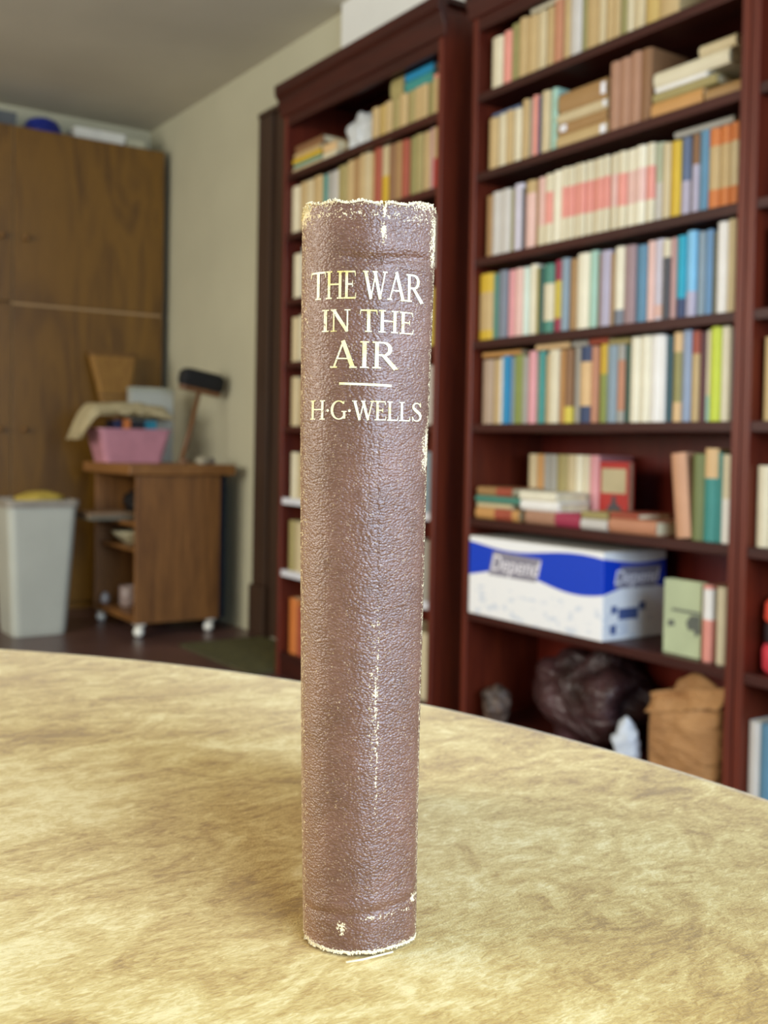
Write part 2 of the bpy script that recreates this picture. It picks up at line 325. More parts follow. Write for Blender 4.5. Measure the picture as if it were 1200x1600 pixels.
# ------------------------------------------------------------------ shelf books
PAL = {'cream': 'E2D8B8', 'ivory': 'F2ECD2', 'white': 'F6F4EE', 'tan': 'C8AC78', 'beige': 'D2C096', 'brown': '8C6440', 'dark brown': '5A3C2A',
 'brown tan': 'A88250', 'terracotta': 'C28664', 'red': 'B42C24', 'crimson': 'A83450', 'pink': 'E8A4A8', 'salmon': 'EC9C8C', 'blush': 'ECC4B8', 'grey': 'A8A498',
 'pale grey': 'D0CCC4', 'lilac': 'B8B2C6', 'lilac white': 'D6D2E0', 'slate': '7C8490', 'slate blue': '5E7090', 'steel blue': '5C8CA8', 'navy': '35466A', 'azure': '1C8AB8',
 'turquoise': '14A4BE', 'sky blue': '84C4E6', 'teal': '3E938C', 'teal green': '4C8A78', 'mint': 'AAD0BC', 'mint white': 'DCEADA', 'dark green': '2E584A', 'dark teal': '2C5258',
 'olive': '9A945C', 'olive tan': 'A89A62', 'dark olive': '6A6A54', 'moss green': '8E9A4C', 'dull green': '76804E', 'lime': 'D0E048', 'mustard': 'D8B430', 'mustard tan': 'CDB068', 'mustard olive': 'B0A048',
 'yellow': 'DCC84C', 'charcoal': '48484C', 'orange': 'D47C3A', 'orange tan': 'CC9858', 'mauve': 'A08688', 'dusty pink': 'C8A09C', 'dusty tan': 'B49C84', 'rose brown': 'B08468',
 'grey green': 'B4BCA0', 'grey blue': '8CA0AC', 'denim blue': '6C98C0', 'peach': 'E4C08C', 'lilac blue': '94A4BC', 'rust': 'A85038', 'maroon': '5C3034', 'salmon tan': 'D4A07C', 'sage': 'B4BE96', 'black': '202022'}
g = Nodes('book_cloth', 0.55)
def attr(nm, vec=False):
    x = g.n('ShaderNodeAttribute', attribute_type='OBJECT', attribute_name=nm)
    return x.outputs['Color'] if vec else x.outputs['Fac']
gz = g.sep(g.coord('Generated'))[2]
band = g.math('MULTIPLY', g.math('GREATER_THAN', gz, attr('band_low')), g.math('LESS_THAN', gz, attr('band_high')))
c = g.mix(band, attr('cloth', True), attr('panel', True))
c = g.mix(g.math('MULTIPLY', g.noise(g.coord(scale=(40, 40, 14)), 1.0, 5, 0.6), 0.45), c, (0.42, 0.36, 0.28), 'MULTIPLY')
g.color(c); g.bump(g.noise(g.coord(), 700, 2), 0.0003)
BOOKM = g.m

def cover_mesh(t, h, d):
    b = min(.0025, t*.16); r = min(.004, t*.18)
    prof = [(d, t/2), (.002, t/2), (-r*.6, t*.30), (-r, 0), (-r*.6, -t*.30), (.002, -t/2), (d, -t/2), (d, -t/2+b), (b, -t/2+b), (b, t/2-b), (d, t/2-b)]
    return MB().prism(prof, 0, h, 'Z'), b
def book(t, h, d, c1, c2=None, lo=2.0, hi=2.0, loc=(0, 0, 0), rot=(0, 0, 0), name='book'):
    m, b = cover_mesh(t, h, d)
    o = m.build(name, BOOKM, None, loc, rot)
    o['cloth'] = list(lin(PAL[c1])); o['panel'] = list(lin(PAL[c2 or c1])); o['band_low'] = float(lo); o['band_high'] = float(hi)
    if t > 2*b+.002:
        B(b, d-.004, -t/2+b, t/2-b, .003, h-.003).build('page_block', PAPER, o)
    return o
ORD = 'leftmost second third fourth fifth sixth seventh eighth ninth tenth eleventh twelfth thirteenth fourteenth fifteenth sixteenth seventeenth eighteenth nineteenth twentieth'.split()
TENS = {2: 'twenty', 3: 'thirty', 4: 'forty'}
def ordinal(i):
    if i < 20: return ORD[i]
    n = i+1; u = n % 10
    return {20: 'twentieth', 30: 'thirtieth', 40: 'fortieth'}.get(n) or TENS[n//10]+'-'+('first' if u == 1 else ORD[u-1])
SHELFN = ['top', 'second', 'third', 'fourth', 'fifth', 'sixth', 'seventh', 'bottom']
def desc(t, c1, c2):
    s = 'thin ' if t < .017 else ('thick ' if t > .042 else '')
    return s + c1 + (' and '+c2 if c2 else '') + ' book'
def art(i): return 'leftmost' if i == 0 else ordinal(i)+' from left'
def shelf_row(rows, si, case, limit, x=None, dmax=.20, what='on'):
    z = SHELF_Z[si]; prev = 9.0
    for i, r in enumerate(rows):
        y1, t, h, c1 = r[0], r[1]/1000, r[2]/1000, r[3]
        h = min(h, .209)
        c2, lo, hi = (r[4], r[5], r[6]) if len(r) > 4 else (None, 2.0, 2.0)
        end = y1 - t
        y1 = min(y1, prev-.0004)
        end = min(end, y1-.006)
        if end < limit+.001: end = limit+.001
        t = y1-end-.0004
        if t < .004: continue
        prev = end
        xx = (x or 1.925) + random.uniform(-.004, .006)
        dd = min(dmax, h*.70)
        o = book(t, h*random.uniform(.985, 1.0), dd, c1, c2, lo, hi, (xx, (y1+end)/2, z+.0004))
        tag(o, '%s, %s upright on the %s shelf, %s bookcase' % (desc(t, c1, c2), art(i), SHELFN[si], case), 'book', 'upright books, %s shelf, %s bookcase' % (SHELFN[si], case))
def flat(y1, length, t, z, c1, label, c2=None, lo=2., hi=2., x=1.925, d=.13, group=None, tilt=0.0):
    """book lying flat, spine facing the room"""
    o = book(t, length, d, c1, c2, lo, hi, (x, y1, z+t/2+.0004), (PI/2, 0, 0))
    if tilt: o.rotation_euler = (PI/2+tilt, 0, 0)
    return tag(o, label, 'book', group)
MB_, FB_ = 'middle', 'far'
shelf_row(ROWS['m0'], 0, MB_, 1.49)
shelf_row(ROWS['m1'], 1, MB_, 1.49)
shelf_row(ROWS['m2'], 2, MB_, 1.49)
shelf_row(ROWS['m3'], 3, MB_, 1.49)
shelf_row(ROWS['m4'], 4, MB_, 1.49)
shelf_row(ROWS['f1'], 1, FB_, 2.58)
shelf_row(ROWS['f0'], 0, FB_, 2.58)
# second upright cluster on the second shelf
for i, r in enumerate(ROWS['m1b']):
    o = book(r[1]/1000-.0006, r[2]/1000, .125, r[3], None, 2, 2, (1.925, r[0]-r[1]/2000, SHELF_Z[1]+.0004))
    tag(o, '%s book, %s in the brown upright set on the second shelf' % (r[3], art(i)), 'book', 'brown upright set on the second shelf, middle bookcase')
# flat piles, middle bookcase
z = SHELF_Z[1]
for k, (t, c1, y1, ln, lab) in enumerate([(.036, 'tan', 2.080, .180, 'tan book lying flat at the bottom of a four-book pile, second shelf'),
        (.030, 'brown tan', 2.078, .176, 'brown tan book lying second from bottom in a four-book pile, second shelf'),
        (.026, 'beige', 2.080, .178, 'beige book lying third from bottom in a four-book pile, second shelf'),
        (.050, 'brown tan', 2.076, .172, 'thick brown tan book lying on top of a four-book pile, second shelf')]):
    fo = flat(y1, ln, t, z, c1, lab, group='flat pile of tan books, second shelf'); z += t+.0005
    a, b = ((ln-.022, ln-.004), (.012, .034), (ln-.012, ln-.002), (ln-.018, ln-.004))[k]
    B(-.0052, -.0030, -t*.28, t*.28, a, b).build('spine_label', plain('white_label', 'E8E8EA', .6), fo)
z = SHELF_Z[1]
for t, c1, y1, ln, lab in [(.038, 'orange tan', 1.757, .150, 'orange tan book lying flat under a cream book, second shelf right end'),
        (.022, 'olive tan', 1.754, .185, 'olive tan book lying just under the pale yellow book, second shelf'),
        (.012, 'white', 1.748, .150, 'thin white pamphlet lying under the pale yellow book, second shelf'),
        (.034, 'cream', 1.752, .215, 'pale cream thick book lying on top of the right pile, second shelf')]:
    flat(y1, ln, t, z, c1, lab, group='flat pile at the right end, second shelf'); z += t+.0005
flat(1.62, .10, .024, z, 'beige', 'small beige book topmost on the right pile of the second shelf')
flat(1.60, .095, .030, SHELF_Z[1], 'brown tan', 'brown tan book lying at the right end of the second shelf', d=.12)
# flat books lying across the tops of upright rows
def top_flat(row, si, y1, ln, t, c1, label, c2=None, lo=2., hi=2.):
    h = max(r[2] for r in ROWS[row] if r[0] > y1-ln and r[0]-r[1]/1000 < y1)/1000
    return flat(y1, ln, t, SHELF_Z[si]+h+.0008, c1, label, c2, lo, hi, x=1.93, d=.12)
top_flat('m0', 0, 2.200, .150, .022, 'cream', 'cream book lying across the upright books of the top shelf, middle bookcase')
top_flat('m1', 1, 2.352, .120, .010, 'slate blue', 'thin slate blue book lying on cream paperbacks, second shelf')
top_flat('m2', 2, 1.690, .165, .016, 'grey', 'grey book lying across the yellow and blue books, third shelf')
top_flat('m4', 4, 2.375, .165, .014, 'orange tan', 'orange tan book lying on upright books at left end of fifth shelf')
top_flat('m4', 4, 2.150, .130, .016, 'peach', 'peach coloured book lying across uprights in the middle of fifth shelf')
top_flat('m4', 4, 2.010, .055, .015, 'grey', 'small grey book lying left of the red one on fifth shelf')
top_flat('m4', 4, 1.950, .065, .015, 'rust', 'rust red book lying on the uprights of the fifth shelf')
top_flat('m4', 4, 1.882, .070, .015, 'olive tan', 'olive tan book lying left of the white volumes, fifth shelf')
# sixth shelf: back row, face-out red book, flat piles, leaning books
for i, r in enumerate(ROWS['m5a']):
    o = book(r[1]/1000-.0006, .185, .125, r[3], None, 2, 2, (2.035, r[0]-r[1]/2000, SHELF_Z[5]+.0004))
    tag(o, '%s book standing in the back row of the sixth shelf, %s' % (r[3], art(i)), 'book', 'back row of the sixth shelf')
z = SHELF_Z[5]
for t, c1, c2, lo, hi, y1, ln, lab in [(.030, 'orange tan', 'rust', .45, .85, 2.372, .185, 'orange and rust book at the bottom of the left pile, sixth shelf'),
        (.014, 'beige', None, 2, 2, 2.368, .150, 'beige thin book second from bottom in the left pile, sixth shelf'),
        (.020, 'teal green', None, 2, 2, 2.374, .190, 'sea green book in the left pile of the sixth shelf'),
        (.024, 'brown tan', 'rust', .55, 1.0, 2.366, .150, 'brown and red book on top of the left pile, sixth shelf')]:
    flat(y1, ln, t, z, c1, lab, c2, lo, hi, x=1.915, d=.11, group='left flat pile on the sixth shelf'); z += t+.0005
z = SHELF_Z[5]
for t, c1, y1, ln, lab in [(.034, 'rose brown', 2.160, .115, 'rose brown book lying left of the crimson one, sixth shelf'),
        (.026, 'white', 2.180, .150, 'white book lying on the rose brown one, sixth shelf'),
        (.024, 'ivory', 2.185, .145, 'ivory book topmost beside the sea green pile, sixth shelf')]:
    flat(y1, ln, t, z, c1, lab, x=1.915, d=.11, group='second flat pile on the sixth shelf'); z += t+.0005
flat(2.043, .090, .036, SHELF_Z[5], 'crimson', 'crimson book lying flat in the middle of the sixth shelf', x=1.915, d=.11)
flat(1.950, .092, .026, SHELF_Z[5], 'pale grey', 'pale grey book lying flat right of the crimson one, sixth shelf', x=1.915, d=.11)
flat(1.948, .090, .018, SHELF_Z[5]+.0266, 'olive tan', 'olive tan book lying on the pale grey one, sixth shelf', x=1.915, d=.11)
flat(1.853, .150, .034, SHELF_Z[5], 'terracotta', 'terracotta book lying flat left of the leaning books, sixth shelf', x=1.915, d=.12)
flat(1.850, .090, .014, SHELF_Z[5]+.0346, 'rust', 'rust red thin book on the terracotta one, sixth shelf', x=1.915, d=.12)
for r, tilt, lab in zip(ROWS['m5c'], (.11, .0, .0, .0, .0), ('salmon tan book leaning at right on the sixth shelf', 'dull green upright book right of the leaning salmon one, sixth shelf', 'teal book with peach top, upright near right end of sixth shelf', 'thin teal book, second from right on the sixth shelf', 'white upright book at the right end of the sixth shelf')):
    t = r[1]/1000*(.70 if tilt else 1)-.0006
    c2, lo, hi = (r[4], r[5], r[6]) if len(r) > 4 else (None, 2., 2.)
    yc = r[0]-r[1]/1000+t/2
    if tilt: yc += .0005
    o = book(t, r[2]/1000, .14, 'dull green' if r[3] == 'moss green' else r[3], c2, lo, hi, (1.925, yc, SHELF_Z[5]+.0004))
    if tilt: o.rotation_euler = (-tilt, 0, 0); o.location.z += t/2*math.sin(tilt); o.location.y += .001
    tag(o, lab, 'book', 'leaning books on the sixth shelf')
def face_out(y0, y1, h, t, x, z, c1, label, tilt=0.0):
    """book standing with its front cover to the room"""
    root = tag(empty('book', (x, (y0+y1)/2, z)), label, 'book')
    wd = y1-y0; c = plain(c1+'_cover', PAL[c1], 0.5)
    root.rotation_euler = (0, tilt, 0)
    B(0, .0025, -wd/2, wd/2, 0, h).build('front_cover', c, root, bevel=.0006)
    B(t-.0025, t, -wd/2, wd/2, 0, h).build('back_cover', c, root, bevel=.0006)
    B(.0025, t-.0025, wd/2-.003, wd/2, 0, h).build('spine', c, root)
    B(.0025, t-.0025, -wd/2+.004, wd/2-.003, .003, h-.003).build('page_block', PAPER, root)
    return root
rb = face_out(1.905, 2.008, .170, .020, 2.035, SHELF_Z[5]+.0004, 'red', 'red book facing out with cream label and dark silhouette, sixth shelf')
B(-.0006, 0, -.042, .044, .088, .152).build('cover_label', plain('label_cream', 'C2B48C', 0.6), rb)
MB().prism([(-.03, .015), (.02, .015), (.022, .05), (.008, .062), (.004, .082), (-.006, .082), (-.01, .062), (-.028, .05)], -.0007, 0, 'X').build('cover_silhouette', plain('dark_print', '4A4648', 0.6), rb)
sb = face_out(1.584, 1.692, .172, .022, 1.935, SHELF_Z[6]+.0004, 'sage', 'pale sage green book facing out with dark drawing, beside the carton')
m = MB()
m.prism([(-.052, .100), (.030, .100), (.030, .106), (-.052, .106)], -.0006, 0, 'X')
m.prism([(-.053, .058), (-.040, .048), (-.034, .064), (-.020, .060), (-.012, .078), (-.026, .096), (-.052, .098)], -.0006, 0, 'X')
m.prism([(.020, .066), (.040, .062), (.042, .076), (.024, .080)], -.0006, 0, 'X')
m.build('cover_drawing', plain('dark_print'+'_grey', '5E6258', 0.6), sb)
for r, lab in zip(ROWS['m6'], ('salmon and white upright book right of the sage green one, seventh shelf', 'cream upright book at the right end of the seventh shelf')):
    c2, lo, hi = (r[4], r[5], r[6]) if len(r) > 4 else (None, 2., 2.)
    t = min(r[1]/1000-.001, .036)
    o = book(t*.72, r[2]/1000, .12, r[3], c2, lo, hi, (1.928, r[0]-r[1]/2000, SHELF_Z[6]+.0004)); tag(o, lab, 'book')
# far bookcase: flat pile and uprights on the other shelves
z = SHELF_Z[0]
for t, c1, y1, ln, lab in [(.022, 'beige', 3.505, .21, 'beige book at the bottom of the pile, top shelf of far bookcase'),
        (.012, 'teal', 3.500, .20, 'thin teal book second in the pile, top shelf of far bookcase'),
        (.020, 'mustard', 3.508, .21, 'mustard yellow book in the pile, top shelf of far bookcase'),
        (.018, 'tan', 3.498, .19, 'tan book above the mustard one, top shelf of far bookcase'),
        (.026, 'brown', 3.488, .20, 'brown book on top of the pile, top shelf of far bookcase')]:
    flat(y1, ln, t, z, c1, lab, group='flat pile, top shelf, far bookcase'); z += t+.0005
z = SHELF_Z[0]
for t, c1, y1, ln, lab in [(.030, 'cream', 3.287, .09, 'cream book lying beside the pile, top shelf of far bookcase'), (.030, 'peach', 3.285, .09, 'peach book lying on the cream one, top shelf of far bookcase')]:
    flat(y1, ln, t, z, c1, lab); z += t+.0005
z = SHELF_Z[0]+.1125
for t, c1, y1, ln, lab in [(.034, 'teal', 2.79, .15, 'teal green book lying on upright tans, top shelf of far bookcase'),
        (.024, 'azure', 2.79, .15, 'azure blue book topmost, lying on uprights of far bookcase')]:
    flat(y1, ln, t, z, c1, lab, x=1.93, d=.12); z += t+.0005
flat(2.636, .05, .018, SHELF_Z[0]+.1125, 'salmon', 'small salmon book lying right of the teal one, far bookcase', x=1.93, d=.12)
flat(2.87, .07, .060, SHELF_Z[0]+.1125, 'olive tan', 'thick olive tan book lying left of the teal one, far bookcase', x=1.93, d=.12)
FAR = {2: ['cream', 'pale grey', 'tan', 'olive tan', 'mustard', 'beige', 'slate', 'pink', 'tan', 'cream', 'brown', 'beige', 'teal', 'tan', 'red', 'cream', 'olive', 'beige', 'mint', 'pale grey'],
       3: ['beige', 'cream', 'tan', 'rust', 'beige', 'cream', 'navy', 'tan', 'olive tan', 'cream', 'beige', 'brown', 'tan', 'teal', 'cream', 'mustard olive', 'tan', 'olive', 'mustard', 'yellow'],
       4: ['beige', 'tan', 'teal', 'cream', 'beige', 'tan', 'brown', 'cream', 'grey', 'tan', 'olive tan', 'beige', 'red', 'cream', 'tan', 'beige', 'slate', 'mint', 'mint white', 'pale grey'],
       5: ['cream', 'beige', 'olive tan', 'tan', 'brown', 'cream', 'teal', 'rust', 'tan', 'beige', 'cream', 'navy', 'grey', 'slate', 'steel blue', 'grey blue', 'mint', 'grey blue'],
       6: ['olive tan', 'beige', 'cream', 'tan', 'navy', 'brown', 'cream', 'rust', 'beige', 'tan', 'grey', 'cream', 'pale grey', 'mint white', 'lilac white', 'grey'],
       7: ['orange', 'rust', 'slate blue', 'mauve', 'tan', 'cream', 'brown', 'red', 'navy', 'beige', 'tan', 'grey', 'olive', 'cream', 'mustard', 'yellow', 'cream']}
for si, cs in FAR.items():
    n = len(cs); y0, y1 = 2.60, 3.492
    ws = [random.uniform(.7, 1.3) for _ in cs]; k = (y1-y0)/sum(ws); y = y1; rows = []
    for c1, wd in zip(cs, ws):
        rows.append((y, wd*k*1000, (random.uniform(165, 190) if si < 7 else random.uniform(175, 215)), c1)); y -= wd*k
    shelf_row(rows, si, FB_, 2.58)
# bookcase at the right edge: the books next to its left side
EDGE = {1: ['dark brown', 'maroon', 'brown', 'tan'], 2: ['maroon', 'dark brown', 'brown', 'olive'], 3: ['mauve', 'maroon', 'navy', 'brown'], 4: ['tan', 'cream', 'rust', 'beige'], 5: ['cream', 'ivory', 'beige', 'grey'], 7: ['pale grey', 'steel blue', 'grey blue', 'mint']}
START = {1: 1.40, 2: 1.40, 3: 1.41, 4: 1.430, 5: 1.437, 7: 1.438}
for si, cs in EDGE.items():
    y = START[si]; rows = []
    for c1 in cs:
        t = random.uniform(24, 34); rows.append((y, t, random.uniform(170, 185) if si != 7 else 209, c1)); y -= t/1000
    shelf_row(rows, si, 'rightmost', .55)

# ------------------------------------------------------------------ carton, bags and bits in the bookcases
g = Nodes('printed_carton', 0.45)
o_ = g.sep(g.coord('Object'))
def wave_z(t, base, amp, ph): return g.math('ADD', g.math('MULTIPLY', g.math('SINE', g.math('ADD', g.math('MULTIPLY', t, 12.5), ph)), amp), base)
along = g.math('ADD', o_[1], g.math('MULTIPLY', o_[0], -1.2))
lowb = wave_z(along, .120, .016, 0.57)
topb = wave_z(along, .199, -.009, 0.57)
blue = g.math('MULTIPLY', g.math('GREATER_THAN', o_[2], lowb), g.math('LESS_THAN', o_[2], topb))
print_n = g.math('MULTIPLY', g.smooth(g.noise(g.coord('Object', (22, 22, 50)), 1.0, 3), .55, .62), g.math('LESS_THAN', o_[2], .085))
c = g.mix(g.math('MULTIPLY', print_n, .35), lin('F2F2F0'), lin('9DB4D2'))
g.color(g.mix(blue, c, lin('023CC0')))
CARTON = g.m
bx = tag(empty('carton', (1.893, 2.110, SHELF_Z[6]+.0004)), 'blue and white printed cardboard carton on the seventh shelf of the middle bookcase', 'carton')
B(0, .225, -.262, .262, 0, .218).build('carton_body', CARTON, bx, bevel=.002)
B(.002, .223, -.260, -.0015, .218, .2195).build('carton_flap', plain('card_top', 'D8D2C4', 0.6), bx)
B(.002, .223, .0015, .260, .218, .2195).build('carton_flap', MATS['card_top'], bx)
LOGO = plain('carton_logo', 'B9B4BE', 0.5); LOGOB = plain('carton_logo_edge', '8C8894', 0.5); CNAVY = plain('carton_navy', '4A5C8C', 0.5)
def text_mesh(body, size, name, mat, parent, loc, rot, shear=0.0, ext=.0006):
    cu = bpy.data.curves.new(name, 'FONT'); cu.body = body; cu.size = size; cu.align_x = 'CENTER'; cu.align_y = 'CENTER'; cu.extrude = ext; cu.shear = shear
    t = bpy.data.objects.new(name, cu); col.objects.link(t)
    bpy.context.view_layer.update()
    me = bpy.data.meshes.new_from_object(t.evaluated_get(bpy.context.evaluated_depsgraph_get()))
    bpy.data.objects.remove(t); bpy.data.curves.remove(cu)
    o = bpy.data.objects.new(name, me); col.objects.link(o); me.materials.clear(); me.materials.append(mat)
    o.parent = parent; o.location = loc; o.rotation_euler = rot; return o
MB().prism([(.175, .118), (-.020, .118), (-.040, .180), (.155, .186)], -.0007, 0, 'X').build('logo_patch', LOGOB, bx)
text_mesh('Depend', .062, 'logo_lettering', plain('carton_letter', 'EDE9EC', 0.5), bx, (-.0012, .068, .151), (PI/2, 0, -PI/2), .25)
MB().prism([(.040, .128), (.185, .128), (.205, .182), (.060, .182)], -.2627, -.262, 'Y').build('logo_patch', LOGOB, bx)
text_mesh('Depend', .050, 'logo_lettering', MATS['carton_letter'], bx, (.115, -.2632, .154), (PI/2, 0, 0), .25)
for x0, x1, z0, z1 in ((.055, .125, .050, .078), (.028, .048, .016, .038), (.030, .050, .066, .085), (.128, .150, .072, .090)):
    B(x0, x1, -.2626, -.262, z0, z1).build('printed_block', CNAVY, bx)

g = Nodes('dark_plastic', 0.2)
g.color(g.ramp(g.noise(g.coord(), 7, 5, .6), [(0.35, '2A1A18'), (0.6, '4A3030'), (0.8, '6A5058')])); g.bump(g.noise(g.coord('Object', (1, .5, 1), (.6, 0, 0)), 16, 4, .6, 1.5), .03)
DARKPL = g.m
bz = SHELF_Z[7]
b1 = blob(.115, .235, .140, 5, .30, 3.6, 3, flat=-.13, fold=.55).build('garbage_bag', DARKPL, None, (2.045, 2.025, bz+.1305), smooth=True)
tag(b1, 'large crumpled dark plastic bag on the bottom shelf of the middle bookcase', 'bag')
g = Nodes('brown_mesh_cloth', 0.5); g.color(g.ramp(g.noise(g.coord(), 14, 5), [(.35, '2A201C'), (.6, '6A5648'), (.8, '8C7868')])); g.bump(g.noise(g.coord(), 30, 4), .01)
b2 = blob(.05, .055, .06, 4, .3, 14, 9, flat=-.05, fold=.4).build('cloth_bundle', g.m, None, (1.953, 2.312, bz+.0503), smooth=True)
tag(b2, 'small greyish brown bundle left of the dark plastic bag, bottom shelf', 'bundle')
b3 = blob(.035, .035, .075, 4, .25, 18, 5, flat=-.06, fold=.4).build('white_bag', plain('white_plastic', 'C6CCD2', 0.4, bump=.002), None, (1.935, 1.795, bz+.0603), smooth=True)
tag(b3, 'crumpled white plastic bag between dark bag and brown paper bag', 'bag')
# brown paper bag with gusset and rolled, creased mouth
g = Nodes('kraft_paper', 0.75); g.color(g.ramp(g.noise(g.coord(), 9, 5), [(.3, '9C6E40'), (.7, 'BE8E5A')])); g.bump(g.noise(g.coord('Object', (6, 6, 14)), 1.5, 4, .6), .03)
KRAFT = g.m
pb = tag(empty('paper_bag', (1.985, 1.628, bz+.0004)), 'brown kraft paper grocery bag slumped on the bottom shelf, middle bookcase', 'bag')
def ring(z, hx, hy, sk, jit):
    out = []
    for k in range(28):
        a = 2*PI*k/28; cx = math.copysign(abs(math.cos(a))**.45, math.cos(a))*hx; cy = math.copysign(abs(math.sin(a))**.45, math.sin(a))*hy
        q = noise.noise(Vector((cx*30, cy*30, z*22)))*jit
        out.append((cx+q, cy+sk+q*.7, z+noise.noise(Vector((cx*20+5, cy*20, 1)))*jit))
    return out
rings = [ring(z, hx, hy, sk, j) for z, hx, hy, sk, j in ((0, .066, .100, 0, 0), (.03, .069, .104, 0, .003), (.08, .070, .106, 0, .006), (.13, .069, .107, 0, .009), (.165, .067, .106, .0, .010), (.190, .060, .104, .0, .010), (.205, .045, .098, -.004, .009), (.215, .028, .088, -.010, .008))]
MB().loft(rings, True, True).build('bag_body', KRAFT, pb, smooth=True)
def sheet(fn, nu, nv, th, nm):
    vs = []
    for lay in (0, 1):
        for i in range(nu+1):
            for j in range(nv+1):
                x, y, z = fn(i/nu, j/nv); vs.append((x+(th if lay else 0), y, z+(th*.4 if lay else 0)))
    n = (nu+1)*(nv+1); fs = []
    for lay in (0, 1):
        for i in range(nu):
            for j in range(nv): k = lay*n+i*(nv+1)+j; fs.append((k, k+1, k+nv+2, k+nv+1))
    for i in range(nu):
        for j in (0, nv): k = i*(nv+1)+j; fs.append((k, k+nv+1, n+k+nv+1, n+k))
    for j in range(nv):
        for i in (0, nu): k = i*(nv+1)+j; fs.append((k, k+1, n+k+1, n+k))
    return MB().add(vs, fs).build(nm, KRAFT, pb, smooth=True)
def crump(a, b, k=.010): return noise.noise(Vector((a*9, b*9, 4)))*k
sheet(lambda u, v: (-.066+.022*v+.012*math.sin(PI*v)+crump(u*.2, v*.2), .104-.214*u, .160+.044*v+.050*u+crump(u*.25+3, v*.2)), 22, 8, .004, 'folded_flap')
sheet(lambda u, v: (-.030+.030*v+crump(u*.3+7, v*.3), .060-.130*u, .196+.060*v*math.sin(PI*(.25+.6*u))+.01*u+crump(u*.3+1, v*.3)), 18, 10, .003, 'open_mouth')
# white plastic bag on the far bookcase
fb = blob(.07, .098, .085, 4, .28, 10, 12, flat=-.055, fold=.45).build('plastic_bag', plain('grey_white_plastic', 'C9CCCB', 0.4, bump=.002), None, (2.0, 3.085, SHELF_Z[0]+.0555), smooth=True)
tag(fb, 'crumpled white plastic bag on the top shelf of the far bookcase', 'bag')
# red and black wrapped tube at the right edge
tb = tag(empty('wrapped_package', (1.97, 1.390, SHELF_Z[6]+.0004)), 'red and black wrapped package on the shelf at the right edge', 'package')
MB().lathe([(.035, 0), (.045, .01), (.046, .05), (.040, .064)], n=20).build('lower_wrap', plain('coral_red', 'D8404C', 0.5), tb, smooth=True)
MB().lathe([(.038, .064), (.041, .068), (.041, .104), (.036, .108)], n=20).build('black_band', plain('soft_black', '2C2024', 0.6), tb, smooth=True)
MB().lathe([(.036, .108), (.043, .116), (.041, .150), (.026, .166)], n=20).build('upper_wrap', plain('scarlet', 'E0503C', 0.5), tb, smooth=True)

# ------------------------------------------------------------------ plywood cupboard on the far wall
def ply(name, c1, c2, rough=.42):
    if name in MATS: return MATS[name]
    g = Nodes(name, rough)
    v = g.coord('Object', (2.2, 1, .42))
    f = g.noise(v, 2.2, 3, .5, 1.6)
    fine = g.noise(g.coord('Object', (40, 40, 2)), 3, 3)
    f2 = g.math('ADD', g.math('MULTIPLY', f, .8), g.math('MULTIPLY', fine, .2))
    g.color(g.ramp(f2, [(.3, c1), (.5, c2), (.62, c1), (.78, c2)])); MATS[name] = g.m; return g.m
PLY = ply('plywood', '5C3E12', '785418')
PLYE = wood('plywood_edge', '9C7B4E', 'B8976A', .6, 'X', 8, 10)
CUPY, CUPR, CUPL = 5.42, 2.195, -.20
cup = tag(empty('plywood_cupboard', (1.0, 5.58, 0)), 'tall brown plywood cupboard covering the far wall', 'cupboard')
B(CUPL-1, CUPR-1, CUPY+.02-5.58, FY-.002-5.58, .0, 2.42).build('carcass', PLY, cup)
xs = [(1.410, 2.193), (.612, 1.402), (-.198, .604)]
for (x0, x1) in xs:
    for z0, z1, kz in ((.04, 1.538, .92), (1.552, 2.418, 1.87)):
        dr = B(x0-1, x1-1, CUPY-5.58, CUPY+.02-5.58, z0, z1).build('cupboard_door', PLY, cup, bevel=.003)
        kx = x0+.055 if x0 > 1.4 else x1-.055
        MB().lathe([(.008, 0), (.008, .012), (.016, .02), (.014, .03), (.004, .034)], n=14).build('knob', plain('brown_knob', '7A5424', 0.4), dr, loc=(kx-1, CUPY-5.58, kz), rot=(PI/2, 0, 0), smooth=True)
B(1.4025-1, 1.4095-1, CUPY+.012-5.58, CUPY+.0199-5.58, .04, 2.42).build('door_gap_strip', PLYE, cup)
B(1.412-1, 2.19-1, CUPY+.012-5.58, CUPY+.0199-5.58, 1.5385, 1.5515).build('door_gap_strip', PLYE, cup)
